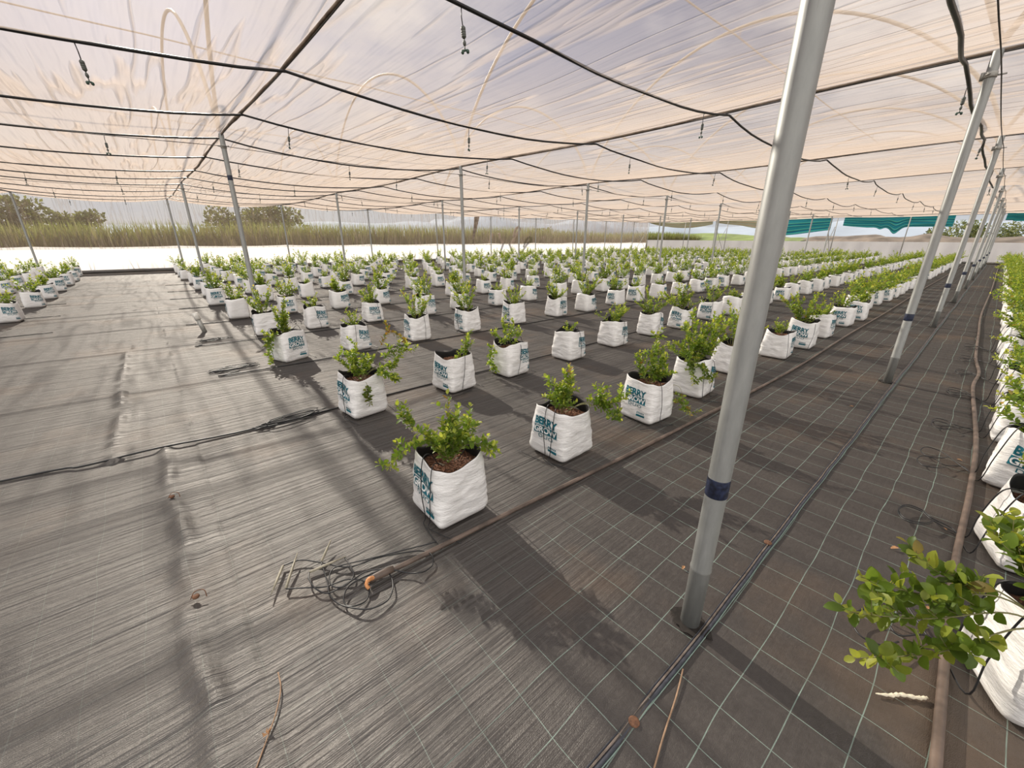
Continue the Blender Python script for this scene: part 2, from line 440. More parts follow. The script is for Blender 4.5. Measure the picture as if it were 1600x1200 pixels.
# ------------------------------------------------------------------ roof net, wall nets, skirts
def roof_z(X, Y):
    xl = X0+SU*(NST-1)
    f = np.where(X > xl, np.clip((X-xl)/(END_X-xl), 0, 1), ((X-X0)/SU) % 1.0)
    k = np.floor((X-X0)/SU)
    sag = np.where(k < 5, 0.19, np.where(k < 7, 0.11, 0.06))*np.sin(pi*f)**0.75*(1+0.18*vnoise(k*3.1+0.5, Y*0.35, 21))
    cross = 0.055*np.sin(pi*(Y-Y0)/SV)**2
    n = 0.018*vnoise(X*1.1, Y*0.6, 22)*np.sin(pi*f)+0.006*vnoise(X*5.5, Y*0.5, 23)*np.sin(pi*f)
    return POLE_H+0.012-sag-cross+n
rx = np.arange(X0-2*SU, END_X+0.01, SU/26)
rx = np.append(rx, END_X)
ceil = grid_mesh('ceiling', rx, np.append(np.arange(Y0-SV, BACK_Y, 0.25), BACK_Y), roof_z, M_NET, 'structure')

def wall_sheet(name, along, z0, z1, plane, m, n=220, lean=0.0, wav=0.03, rows=10, seed=3, top=None, kind='structure'):
    """hanging cloth: along = (start, end), plane = ('y', value) or ('x', value)"""
    A = np.linspace(along[0], along[1], n)
    V = []; F = []
    for i, a in enumerate(A):
        zt = z1 if top is None else top(a)
        for j in range(rows+1):
            t = j/rows
            z = z0+(zt-z0)*t
            w = wav*float(vnoise(np.array([a*1.9+0.3*t]), np.array([t*0.8]), seed)[0])*(0.3+0.7*sin(pi*t)) + lean*(1-t)
            V.append((a, plane[1]+w, z) if plane[0] == 'y' else (plane[1]+w, a, z))
    k = rows+1
    for i in range(n-1):
        for j in range(rows): F.append((i*k+j, (i+1)*k+j, (i+1)*k+j+1, i*k+j+1))
    mb = MB(); mb.add(V, F); o = mb.obj(name, m)
    if kind: o['kind'] = kind
    return o
def skirt_mat():
    t = NT('white_skirt_sheet'); c = t.coord((3, 3, 0.6)); a = t.noise(c, 1.0, 4, 0.6)
    col = t.mix(a, (0.85, 0.83, 0.81), (0.93, 0.92, 0.91)); nrm = t.bump(a, 0.35, 0.03)
    d = t.bsdf(Base_Color=col, Roughness=0.5, Normal=nrm); tr = t.n('BsdfTranslucent', {'Color': col, 'Normal': nrm}).outputs[0]
    return t.done(t.n('MixShader', {0: 0.5, 1: d, 2: tr}).outputs[0])
M_SKIRT = skirt_mat()
def skirt_top(a): return 1.02+0.05*abs(sin(pi*(a-X0)/SU))**0.6*-1.0+0.045
wall_sheet('wall_back', (X0-3*SU, END_X), 0.95, 2.98, ('y', BACK_Y), M_WALLNET, 260, 0, 0.05, 8, 31,
           top=lambda a: float(roof_z(np.array([a]), np.array([BACK_Y]))[0])+0.01)
wall_sheet('wall_back_skirt', (X0-3*SU, END_X), 0.02, 1.03, ('y', BACK_Y+0.02), M_SKIRT, 260, 0.10, 0.03, 6, 33, top=skirt_top)
wall_sheet('wall_end_skirt', (-13.0, BACK_Y), 0.02, 1.28, ('x', END_X+0.02), M_SKIRT, 200, 0.10, 0.04, 6, 35)
mb = MB()
px = np.arange(X0-3*SU, END_X, 0.25)
mb.tube([(a, BACK_Y-0.10+0.02*float(vnoise(np.array([a*0.7]), np.array([0.5]), 2)[0]), 0.05+0.012*float(vnoise(np.array([a*1.3]), np.array([3.5]), 2)[0])) for a in px], 0.075, 8)
mb.obj('baseboard_back', M_MAT).__setitem__('kind', 'structure')
mb = MB()
mb.tube([(END_X-0.10, a, 0.05+0.012*float(vnoise(np.array([a*1.3]), np.array([3.5]), 2)[0])) for a in np.arange(-13, BACK_Y, 0.3)], 0.07, 8)
mb.obj('baseboard_end', M_MAT).__setitem__('kind', 'structure')

# ------------------------------------------------------------------ poles
ROWNAME = ['aisle pole row', 'second pole row', 'third pole row', 'back wall pole row']
def make_pole(x, y, row, k, label, tape=None, near=False, tilt=0.0):
    p = tag(empty('steel_pole', (x, y, 0)), label, 'pole', 'galvanised roof poles')
    n = 32 if near else 14
    m = MB(); m.lathe([(0.0365, -0.05), (0.0365, 0.27), (0.0385, 0.275), (0.0385, 0.283), (0.0365, 0.288), (0.0365, POLE_H-0.01), (0.034, POLE_H)], n)
    m.obj('shaft', M_GALV, p)
    m = MB(); m.lathe([(0.041, POLE_H-0.20), (0.043, POLE_H-0.19), (0.043, POLE_H-0.165), (0.041, POLE_H-0.155)], n)
    m.tube([(-0.075, 0.0, POLE_H-0.178), (0.0, 0.045, POLE_H-0.178), (0.03, 0.06, POLE_H-0.178)], 0.006, 6)
    m.tube([(0.03, -0.04, POLE_H-0.178), (0.055, -0.09, POLE_H-0.172)], 0.007, 6)
    m.box((-0.012, 0.038, POLE_H-0.21), (0.012, 0.062, POLE_H-0.15))
    m.obj('clamp', M_GALV2, p)
    if tape:
        m = MB(); m.lathe([(0.0372, tape-0.036), (0.0378, tape-0.034), (0.0378, tape+0.034), (0.0372, tape+0.036)], n)
        m.obj('tape_band', M_TAPE, p)
    if near:
        m = MB(); rr = random.Random(int(x*100)); V = [(0, 0, 0.006)]
        for j in range(18):
            a = 2*pi*j/18; r = 0.052+0.03*rr.random()+(0.025 if j in (5, 13) else 0)
            V.append((r*cos(a), r*sin(a), 0.0045))
        m.add(V, [(0, 1+j, 1+(j+1) % 18) for j in range(18)]); m.obj('soil_gap', M_DIRT, p)
    return p
for r in range(4):
    for k in range(-1, NST):
        if r <= 2 and k == -1: continue
        x, y = X0+SU*k, Y0+SV*r
        if r == 3: y = BACK_Y-0.16
        tape = None
        if r == 0: tape = 0.645 if k == 0 else 0.70+0.01*((k*7) % 3)
        if r == 1 and k == 0: tape = 2.35
        if r == 0 and k == 0:
            x, y = x+0.011, y-0.009
            lab = 'thick galvanised pole nearest the camera, wrapped in dark blue tape low down'
        elif r == 0: lab = f'galvanised pole with dark tape, {ordn(k-1)} beyond the nearest pole along the aisle'.replace('first beyond', 'next beyond')
        elif r == 1 and k == 0: lab = 'galvanised pole with a dark tape band near its top, left of centre'
        elif k == -1: lab = 'slanting grey pole at the far left edge against the back wall'
        else: lab = f'thin grey pole, {ordn(k+(r == 3))} from the left in the {ROWNAME[r]}'
        make_pole(x, y, r, k, lab, tape, near=(r == 0 and k < 4))

# ------------------------------------------------------------------ hoops above the net, ridge pipes, cross wires
def hoop_pts(x, ya, yb, wob):
    P = []
    for i in range(33):
        t = -1+2*i/32
        y = (ya+yb)/2+t*(yb-ya)/2
        P.append((x+0.02*sin(3*t+wob), y+0.12*(1-t*t)*sin(wob*2), POLE_H+0.04+2.53*max(0, 1-t*t)**0.75))
    return P
SPAN = ['bay right of the aisle', 'bay between aisle and second poles', 'bay between second and third poles', 'bay along the back wall']
for s in range(0, 4):
    for k in range(-1, 6):
        mb = MB(); mb.tube(hoop_pts(X0+SU*k, Y0+SV*(s-1), Y0+SV*s, k*1.7+s), 0.027, 10)
        tag(mb.obj('roof_hoop', M_PVC), f'cream pipe hoop above the net, {ordn(k+1)} along the {SPAN[s]}', 'hoop', 'hoops above the net')
for s in range(1, 4):
    ymid = Y0+SV*(s-0.5); mb = MB()
    mb.tube([(x, ymid+0.25, POLE_H+2.40-0.03*abs(sin(pi*(x-X0)/SU))) for x in np.arange(X0-SU, X0+6*SU, 0.7)], 0.014, 6)
    for k in range(0, 6): mb.tube([(X0+SU*k, ymid+0.25, POLE_H+2.40), (X0+SU*k, ymid+0.25, POLE_H+2.56)], 0.008, 5)
    tag(mb.obj('ridge_pipe', M_PVC), f'thin cream ridge pipe above the net over the {SPAN[s]}', 'pipe', 'ridge pipes')
for k in range(-2, NST+1):
    x = X0+SU*k if k < NST else END_X-0.05
    p = tag(empty('cross_wire', (x, 0, 0)), f'dark cross wire with bunched net hem at the {ordn(k+2)} pole line', 'wire', 'cross wires under the net')
    yy = np.arange(Y0-SV, BACK_Y, 0.22)
    def wz(y): return POLE_H-0.008-0.055*np.sin(pi*(y-Y0)/SV)**2
    mb = MB(); mb.tube([(0, y, wz(y)-0.014) for y in yy], 0.006, 6); mb.obj('wire', M_WIRE, p)
    mb = MB(); nz = vnoise(yy*1.4, yy*0+k*3.3+0.5, 12)
    mb.tube([(0.012*float(vnoise(np.array([y*2.0]), np.array([k+9.5]), 5)[0]), y, wz(y)+0.002-0.004*n) for y, n in zip(yy, nz)], 0.017+0.012*np.clip(nz, -0.4, 1), 7)
    mb.obj('net_hem', M_HEM, p)

# cables along the pole rows
for r in range(0, 3):
    y = Y0+SV*r; mb = MB()
    P = []
    for k in range(-2, NST-1):
        for j in range(6): P.append((X0+SU*(k+j/6), y-0.07+0.01*sin(k), POLE_H-0.178-0.05*sin(pi*j/6)))
    mb.tube(P, 0.005, 5)
    tag(mb.obj('tension_cable', M_WIRE), f'thin dark cable strung along the {ROWNAME[r]}', 'cable', 'cables along pole rows')

# ------------------------------------------------------------------ overhead sprinkler pipes and sprinklers
def spr_meshes():
    out = []
    for lod in (0, 1):
        n = 12 if lod == 0 else 5
        a = MB(); a.tube([(0, 0, 0), (0.004, 0.002, -0.05), (0.001, 0, -0.10)], 0.0035, 6)
        b = MB(); b.lathe([(0.006, -0.165), (0.015, -0.155)]+([(0.015, -0.150), (0.013, -0.148), (0.015, -0.146), (0.015, -0.138), (0.013, -0.136), (0.015, -0.134), (0.015, -0.124), (0.013, -0.122), (0.015, -0.12)] if lod == 0 else [])+[(0.015, -0.105), (0.006, -0.095)], n)
        c = MB(); c.lathe([(0.004, -0.205), (0.010, -0.195), (0.011, -0.186), (0.008, -0.176), (0.004, -0.170), (0.004, -0.16)], n)
        c.lathe([(0.0035, -0.226), (0.0035, -0.2)], n)
        d = MB(); d.box((-0.018, -0.004, -0.232), (0.018, 0.004, -0.222))
        for sx_ in (-1, 1): d.lathe([(0.004, -0.246), (0.010, -0.240), (0.010, -0.228), (0.004, -0.222)], n, 0, (sx_*0.017, 0, 0))
        out.append((a.mesh('drop_tube', M_BLACKPIPE), b.mesh('weight', M_GREYPLASTIC), c.mesh('valve', M_GREYPLASTIC), d.mesh('spray_head', M_GREENPLASTIC)))
    return out
SPR = spr_meshes()
PIPE_Y = [0.60, 2.62, 4.66, 6.72, 8.55, 10.45, 12.45, 14.3, 16.5, 18.4, 20.4, 22.4]
for i, y in enumerate(PIPE_Y):
    thick = 0.017 if i == 0 else 0.0125
    rr = random.Random(40+i)
    xs_, zs_ = [], []
    for k in range(-2, NST-1):
        dz = rr.uniform(0.85, 1.25)*(1 if k < 5 else 0.6)
        for j in range(12):
            f = j/12; xs_.append(X0+SU*(k+f))
            wzk = POLE_H-0.035-0.055*sin(pi*(y-Y0)/SV)**2-thick
            zs_.append(wzk-0.145*dz*sin(pi*f)**0.8)
    wob = [0.03*sin(q*1.3+i)+0.012*sin(q*3.7+2*i) for q in xs_]
    mb = MB(); mb.tube([(a, y+w, z) for a, w, z in zip(xs_, wob, zs_)], thick, 8)
    lab = ('thick black sprinkler pipe overhead beside the aisle poles' if i == 0 else
           f'black overhead sprinkler pipe under the net, {ordn(i-1)} to the left of the aisle one')
    tag(mb.obj('sprinkler_pipe', M_BLACKPIPE), lab, 'pipe', 'overhead sprinkler pipes')
    off = (1.85 if i % 2 else -0.03) if i else 2.9
    q = 0; kk = -2
    while True:
        x = off+3.38*kk; kk += 1
        if x > X0+SU*(NST-1)-1.5: break
        if x < xs_[0]: continue
        vx = x*fw.x+y*fw.y+(2.8-CAM_H)*fw.z; ux = x*Rv.x+y*Rv.y
        if vx < 0.5 or abs(ux/vx) > 1.35: continue
        z = float(np.interp(x, xs_, zs_)); w = float(np.interp(x, xs_, wob))
        d = sqrt(x*x+y*y)
        if d > 30: continue
        s = tag(empty('hanging_sprinkler', (x, y+w, z-thick*0.8), rr.uniform(0, 3)), f'small hanging sprinkler, {ordn(q)} along the ' + ('aisle overhead pipe' if i == 0 else f'{ordn(i-1)} overhead pipe left of the aisle'), 'sprinkler', 'hanging sprinklers')
        q += 1
        s.rotation_euler[0] = rr.uniform(-0.12, 0.12); s.rotation_euler[1] = rr.uniform(-0.12, 0.12)
        for me, nm in zip(SPR[0 if d < 10 else 1], ('drop_tube', 'weight', 'valve', 'spray_head')): inst(nm, me, s)

# ------------------------------------------------------------------ grow bags
def bag_r(a, hw, n):
    return hw/((abs(cos(a))**n+abs(sin(a))**n)**(1.0/n))
class BagShape:
    def __init__(s, seed, H=0.345):
        r = random.Random(seed); s.seed = seed; s.H = H
        s.ph = r.uniform(0, 6.28); s.ph2 = r.uniform(0, 6.28); s.lean = (r.uniform(-0.012, 0.012), r.uniform(-0.012, 0.012))
        s.amp = r.uniform(0.012, 0.026); s.ears = [r.uniform(0, 1) for _ in range(4)]
        s.hwb = r.uniform(0.154, 0.162)
    def top(s, a): return s.H+s.amp*cos(2*a+s.ph)+0.010*sin(3*a+s.ph2)+0.012*abs(cos(2*a))**0+0.02*max(0, cos(4*(a-pi/4)))**3*0.6
    def pt(s, a, t, out=0.0):
        hw = np.interp(t, [0, 0.04, 0.12, 0.4, 0.75, 1.0], [s.hwb*0.90, s.hwb*1.01, s.hwb*1.06, s.hwb*1.09, s.hwb*1.07, s.hwb*1.05])
        n = np.interp(t, [0, 0.15, 0.5, 0.85, 1.0], [9, 8, 5.0, 3.4, 3.0])
        r = bag_r(a, hw, n)
        for q in range(4):
            d = (a-(pi/4+q*pi/2)+pi) % (2*pi)-pi
            r += 0.016*s.ears[q]*exp(-(d/0.13)**2)*exp(-((t-0.10)/0.10)**2)
        x, y = r*cos(a), r*sin(a)
        w = mnoise.noise(Vector((cos(a)*2.2+s.seed*7.7, sin(a)*2.2, t*6.5)))*0.009*sin(pi*min(1, t*1.0))
        w += mnoise.noise(Vector((cos(a)*3.0+s.seed*3.1, sin(a)*3.0, t*21.0)))*0.0062*(1-t*0.7)*min(1, t*9)
        w += -0.005*max(0, sin(6*a+s.ph))*exp(-((t-0.92)/0.12)**2)
        k = 1+(w+out)/max(1e-6, r)
        z = s.top(a)*t
        return (x*k+s.lean[0]*t, y*k+s.lean[1]*t, z)

def text_polys(body, width, x0, ybase, height, bold=0.0, space=1.0):
    cu = bpy.data.curves.new('lettering', 'FONT'); cu.body = body; cu.size = 1.0; cu.offset = bold; cu.space_character = space
    cu.resolution_u = 3
    ob = bpy.data.objects.new('lettering', cu); COL.objects.link(ob)
    dg = bpy.context.evaluated_depsgraph_get(); dg.update()
    me = bpy.data.meshes.new_from_object(ob.evaluated_get(dg))
    bpy.data.objects.remove(ob); bpy.data.curves.remove(cu)
    V = np.array([v.co[:] for v in me.vertices]); F = [tuple(p.vertices) for p in me.polygons]
    bpy.data.meshes.remove(me)
    lo, hi = V.min(0), V.max(0)
    V[:, 0] = x0+(V[:, 0]-lo[0])/(hi[0]-lo[0])*width
    V[:, 1] = ybase+(V[:, 1]-lo[1])/(hi[1]-lo[1])*height
    return V[:, :2], F
def print_pieces():
    W_ = 0.185; x0 = -W_/2
    L = []
    V, F = text_polys('BERRY', W_, x0, 0.224, 0.054, 0.04, 0.95); L.append((V, F, 1, 0.0030))
    L.append((np.array([(x0-0.002, 0.165), (x0+W_, 0.165), (x0+W_, 0.218), (x0-0.002, 0.218)]), [(0, 1, 2, 3)], 1, 0.0024))
    V, F = text_polys('GROW', W_-0.006, x0+0.003, 0.170, 0.044, 0.03, 0.95); L.append((V, F, 2, 0.0034))
    V, F = text_polys('DUO', 0.115, x0+0.04, 0.130, 0.027, 0.004, 1.15); L.append((V, F, 1, 0.0030))
    L.append((np.array([(x0+0.0, 0.1615), (x0+W_+0.008, 0.1615), (x0+W_+0.008, 0.1635), (x0, 0.1635)]), [(0, 1, 2, 3)], 1, 0.0026))
    for q in range(6):   # the small blurred maker's mark: thin strokes over a block
        xx = x0+0.118+q*0.0115
        L.append((np.array([(xx, 0.078), (xx+0.006, 0.078), (xx+0.009, 0.094), (xx+0.004, 0.094)]), [(0, 1, 2, 3)], 1, 0.0028))
    L.append((np.array([(x0+0.115, 0.055), (x0+0.19, 0.055), (x0+0.19, 0.073), (x0+0.118, 0.073)]), [(0, 1, 2, 3)], 1, 0.0028))
    return L
PRINT = print_pieces()
def cut_polys(V, F, step):
    bm = bmesh.new()
    vs = [bm.verts.new((x, y, 0)) for x, y in V]
    for f in F:
        try: bm.faces.new([vs[i] for i in f])
        except ValueError: pass
    lo = V.min(0); hi = V.max(0)
    for ax in (0, 1):
        c = lo[ax]+step
        while c < hi[ax]-1e-4:
            no = (1, 0, 0) if ax == 0 else (0, 1, 0)
            co = (c, 0, 0) if ax == 0 else (0, c, 0)
            bmesh.ops.bisect_plane(bm, geom=bm.verts[:]+bm.edges[:]+bm.faces[:], plane_co=co, plane_no=no)
            c += step
    bm.verts.index_update()
    V2 = [(v.co.x, v.co.y) for v in bm.verts]; F2 = [tuple(v.index for v in f.verts) for f in bm.faces]
    bm.free(); return V2, F2
PRINT_HI = [cut_polys(V, F, 0.007)+(m, o) for V, F, m, o in PRINT]
PRINT_LO = [cut_polys(V, F, 0.035)+(m, o) for V, F, m, o in PRINT]
def bag_mesh(seed, shift, hi):
    S = BagShape(seed); na, nt = (96, 30) if hi else (40, 9)
    m = MB(); V = []
    for j in range(nt+1):
        for i in range(na): V.append(S.pt(2*pi*i/na, j/nt))
    for j in (1, 2, 3):   # lining, turned in over the rim and down to the soil
        for i in range(na):
            a = 2*pi*i/na; x, y, z = S.pt(a, 1.0, -0.0035 if j == 1 else -0.006)
            V.append((x, y, z+(0.001 if j == 1 else (-0.012 if j == 2 else -0.085))))
    F = [(j*na+i, j*na+(i+1) % na, (j+1)*na+(i+1) % na, (j+1)*na+i) for j in range(nt+3) for i in range(na)]
    mi = [0]*(na*nt)+[3]*(na*3)
    bot = tuple(range(na-1, -1, -1))
    m.add(V, F+[bot]); m.m = mi+[0]
    base_a = pi+shift
    for V2, F2, mt, off in (PRINT_HI if hi else PRINT_LO):
        P = []
        for x, z in V2:
            u = shift*0.155+x     # lateral place measured round the bag from the middle of the -X face
            per = 0.155*2
            side = math.floor((u+0.155)/per); uu = u-side*per
            a = pi+side*pi/2+math.atan2(uu, 0.155)
            P.append(S.pt(a, min(0.97, z/S.H), off if hi else off+0.002))
        m.add(P, F2, mt)
    return m.mesh('bag', [M_BAG, M_INK, M_INKPALE, M_INNER]), S
def soil_mesh(S, seed, hi):
    r = random.Random(seed+99); m = MB(); na, nr = (48, 12) if hi else (16, 3)
    V = [(0, 0, 0.292)]
    for j in range(1, nr+1):
        for i in range(na):
            a = 2*pi*i/na; x, y, z = S.pt(a, 1.0, -0.005); k = j/nr
            zz = 0.292-0.012*k*k+(0.006*mnoise.noise(Vector((x*k*40+seed, y*k*40, 1)))+0.004*mnoise.noise(Vector((x*k*110, y*k*110+seed, 4))) if hi else 0.004*r.uniform(-1, 1))
            V.append((x*k, y*k, min(zz, z-0.006)))
    F = [(0, 1+i, 1+(i+1) % na) for i in range(na)]
    F += [(1+j*na+i, 1+(j+1)*na+i, 1+(j+1)*na+(i+1) % na, 1+j*na+(i+1) % na) for j in range(nr-1) for i in range(na)]
    m.add(V, F)
    if hi:
        for q in range(260):
            a = r.uniform(0, 6.28); x, y, z = S.pt(a, 1.0, -0.012); k = sqrt(r.random())*0.95
            c = Vector((x*k, y*k, 0.293-0.012*k*k+r.uniform(0, 0.006)))
            d = Vector((r.gauss(0, 1), r.gauss(0, 1), r.gauss(0, 0.45))).normalized(); e = d.cross(Vector((r.gauss(0, 1), r.gauss(0, 1), 1))).normalized()
            l = r.uniform(0.005, 0.016); w = r.uniform(0.0015, 0.004); nn = d.cross(e)*0.0012
            P = [c-d*l-e*w, c+d*l-e*w*0.5, c+d*l*0.9+e*w, c-d*l*0.8+e*w]
            m.add([tuple(p-nn) for p in P]+[tuple(p+nn) for p in P], [(0, 3, 2, 1), (4, 5, 6, 7), (0, 1, 5, 4), (1, 2, 6, 5), (2, 3, 7, 6), (3, 0, 4, 7)], 1)
    return m.mesh('substrate', [M_SOIL, M_CHIP])
BAG_HI = []; BAG_LO = []
for sd_ in range(4):
    for sh in (0.0, 0.55):
        b, S = bag_mesh(sd_+1, sh, True)
        so = soil_mesh(S, sd_, True) if sh == 0.0 else BAG_HI[-1][1]
        BAG_HI.append((b, so, S))
for sd_ in range(3):
    for sh in (0.0, 0.55):
        b, S = bag_mesh(sd_+11, sh, False)
        so = soil_mesh(S, sd_, False) if sh == 0.0 else BAG_LO[-1][1]
        BAG_LO.append((b, so, S))

# ------------------------------------------------------------------ plants
LEAF_HI = (np.array([(0, 0, 0), (.16, .20, .05), (.16, 0, 0), (.16, -.20, .05), (.42, .325, .09), (.42, 0, 0), (.42, -.325, .09), (.72, .275, .06), (.72, 0, -.02), (.72, -.275, .06), (.91, .13, -.03), (.91, 0, -.06), (.91, -.13, -.03), (1, 0, -.10)]),
           [(0, 2, 1), (0, 3, 2), (1, 2, 5, 4), (2, 3, 6, 5), (4, 5, 8, 7), (5, 6, 9, 8), (7, 8, 11, 10), (8, 9, 12, 11), (10, 11, 13), (11, 12, 13)])
LEAF_LO = (np.array([(0, 0, 0), (.5, .33, .06), (.5, -.33, .06), (1, 0, -.05)]), [(0, 2, 3, 1)])
def add_leaves(mb, P, D, Nn, size, tint, tmpl):
    """P base points, D directions, Nn rough normals, sizes, tints"""
    P = np.asarray(P); D = np.asarray(D); Nn = np.asarray(Nn); size = np.asarray(size)
    D = D/np.linalg.norm(D, axis=1)[:, None]
    S = np.cross(Nn, D); S /= np.linalg.norm(S, axis=1)[:, None]+1e-9
    U = np.cross(D, S)
    T, F = tmpl; k = len(T)
    V = P[:, None, :]+size[:, None, None]*(T[None, :, 0:1]*D[:, None, :]+T[None, :, 1:2]*S[:, None, :]+T[None, :, 2:3]*U[:, None, :])
    n = len(P)
    FF = [tuple(i*k+q for q in f) for i in range(n) for f in F]
    C = np.repeat(np.asarray(tint), k, axis=0)
    mb.add(V.reshape(-1, 3), FF, 0, np.concatenate([C, np.ones((len(C), 1))], 1))
G_OLD = np.array((0.12, 0.20, 0.030)); G_MID = np.array((0.22, 0.33, 0.045)); G_NEW = np.array((0.52, 0.55, 0.09)); G_RED = np.array((0.40, 0.20, 0.06))
class Plant:
    def __init__(s, seed, tmpl=LEAF_HI): s.r = random.Random(seed); s.leaf = MB(); s.stem = MB(); s.tmpl = tmpl; s.P = []; s.D = []; s.N = []; s.S = []; s.C = []
    def twig(s, pts, f0=0.25, step=0.011, size=0.027, r0=0.0022, tip=None, red=0.0, dark=0.0):
        r = s.r; P = smooth_path(pts, 7)
        seg = np.linalg.norm(np.diff(P, axis=0), axis=1); cum = np.concatenate([[0], np.cumsum(seg)]); Ltot = cum[-1]
        s.stem.tube(P, np.linspace(r0, r0*0.45, len(P)), 5, cap=False)
        n = max(2, int(Ltot*(1-f0)/step)); phi = r.uniform(0, 6.28)
        for i in range(n):
            d = Ltot*(f0+(1-f0)*(i+r.random()*0.6)/n); d = min(d, Ltot*0.999)
            j = min(len(seg)-1, int(np.searchsorted(cum, d)-1)); j = max(j, 0)
            p = P[j]+(P[j+1]-P[j])*((d-cum[j])/(seg[j]+1e-9)); T = (P[j+1]-P[j])/(seg[j]+1e-9)
            a = np.array([0, 0, 1.0]) if abs(T[2]) < 0.9 else np.array([1.0, 0, 0])
            u = np.cross(T, a); u /= np.linalg.norm(u); w = np.cross(T, u)
            phi += 2.4+r.uniform(-.4, .4)
            rad = cos(phi)*u+sin(phi)*w
            k = (d/Ltot-f0)/(1-f0+1e-6)
            D = T*(0.35+0.5*k)+rad*(1.0-0.25*k)+np.array([0, 0, 0.25+r.uniform(-.25, .2)])
            N = T*0.9+np.array([0, 0, 0.9])-rad*0.2+np.array([r.uniform(-.5, .5), r.uniform(-.5, .5), 0])
            c = G_OLD+(G_MID-G_OLD)*r.random(); new = max(0, k-0.62)/0.38
            c = c+(G_NEW-c)*min(1, new*0.9+(r.random() < 0.12)*0.5)
            if r.random() < red: c = c+(G_RED-c)*r.uniform(0.3, 0.9)
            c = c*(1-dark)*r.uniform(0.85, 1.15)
            s.P.append(p+D*0.002); s.D.append(D); s.N.append(N); s.S.append(size*r.uniform(0.7, 1.25)*(1-0.35*max(0, k-0.7)/0.3)); s.C.append(c)
    def branch(s, pts, f0=0.3, subs=6, sub=(0.05, 0.11), **k):
        s.twig(pts, f0=f0, **k)
        P = smooth_path(pts, 7); r = s.r
        k2 = dict(k); k2['r0'] = k.get('r0', 0.0022)*0.6
        for q in range(subs):
            i = int(len(P)*(f0+(0.97-f0)*(q+r.random())/max(1, subs))); i = min(max(i, 1), len(P)-2)
            T = P[i+1]-P[i-1]; T /= np.linalg.norm(T)+1e-9
            d = T*0.5+np.array([r.gauss(0, .7), r.gauss(0, .7), r.uniform(0.15, 0.9)]); d /= np.linalg.norm(d)
            l = r.uniform(*sub)
            s.twig([P[i], P[i]+d*l*0.55, P[i]+d*l+np.array([0, 0, r.uniform(-.01, .03)])], f0=0.12, **k2)
    def make(s):
        add_leaves(s.leaf, s.P, s.D, s.N, s.S, s.C, s.tmpl)
        return s.leaf.mesh('foliage', M_LEAF), s.stem.mesh('stems', M_STEM)
RH = np.array((Rv.x, Rv.y, 0)); RH /= np.linalg.norm(RH)
AH = np.array((fw.x, fw.y, 0)); AH /= np.linalg.norm(AH)
def raz(lst, base=(0, 0, 0.285)):
    """points given as (rightward, away, up) metres from the crown"""
    return [tuple(np.array(base)+p[0]*RH+p[1]*AH+np.array((0, 0, p[2]))) for p in lst]
def random_plant(seed, hi=True, big=1.0, n=None, spread=1.0, droop=0.0):
    p = Plant(seed, LEAF_HI if hi else LEAF_LO); r = p.r
    n = n or r.randint(7, 11)
    for q in range(n):
        az = r.uniform(0, 6.28); el = radians(r.uniform(38, 82)); L = r.uniform(0.20, 0.44)*big
        o = np.array((cos(az), sin(az), 0)); b = np.array((0.02*cos(az), 0.02*sin(az), 0.28))
        c = b+L*0.5*(o*cos(el)*spread+np.array((0, 0, sin(el)))); e = b+L*(o*cos(el)*1.15*spread+np.array((0, 0, sin(el)*(0.95-droop*r.random()))))
        if hi: p.branch([b, c, e], f0=0.22, subs=r.randint(3, 6), sub=(0.04, 0.10), size=0.031, step=0.0085, red=0.03)
        else: p.branch([b, c, e], f0=0.2, subs=4, sub=(0.05, 0.11), size=0.048, step=0.015, red=0.03)
    return p.make()
PL_HI = [random_plant(100+i, True, 0.8+0.12*(i % 4), spread=0.75+0.15*(i % 3)) for i in range(8)]
PL_MID = [random_plant(150+i, False, 0.85+0.1*(i % 4), spread=0.8+0.15*(i % 3)) for i in range(8)]
PL_BIG = [random_plant(180+i, True, 1.15, n=12, spread=1.15, droop=0.3) for i in range(3)]
PL_BIGLO = [random_plant(190+i, False, 1.2, n=13, spread=1.15, droop=0.3) for i in range(3)]

def custom(seed, specs):
    p = Plant(seed)
    for sp in specs:
        pts = raz(sp[0]); kw = dict(sp[1]) if len(sp) > 1 else {}
        p.branch(pts, **kw)
    return p.make()
CUSTOM = {}
def C0(subs=5, **k): d = dict(subs=subs+2, size=0.034, step=0.0078, f0=0.22); d.update(k); return d
CUSTOM['a'] = custom(1, [
    ([(0, 0, 0), (-.02, 0, .13), (-.01, .02, .24)], C0(7)), ([(0, 0, 0), (.04, 0, .14), (.06, 0, .25)], C0(7)), ([(0, 0, 0), (.03, -.03, .10), (.05, -.05, .19)], C0(6)),
    ([(0, 0, 0), (-.05, -.02, .10), (-.09, -.03, .19)], C0(6)), ([(0, 0, 0), (.01, .04, .18), (.01, .05, .34)], C0(2, f0=0.45, red=0.35, step=0.014)),
    ([(0, 0, 0), (.09, .02, .13), (.13, .02, .26)], C0(3)), ([(0, 0, 0), (.10, -.01, .12), (.19, -.03, .13), (.24, -.05, .09)], C0(9, f0=0.45, sub=(.03, .07))),
    ([(0, 0, 0), (-.10, .03, .15), (-.20, .06, .20), (-.25, .06, .27)], C0(7, f0=0.55, sub=(.03, .08))),
    ([(0, 0, 0), (-.10, -.02, .14), (-.20, -.06, .13), (-.29, -.12, .04)], C0(9, f0=0.5, sub=(.03, .07))),
    ([(0, 0, 0), (.0, -.04, .08), (-.03, -.07, .14)], C0(5)), ([(0, 0, 0), (.08, .05, .10), (.10, .08, .2)], C0(5))])
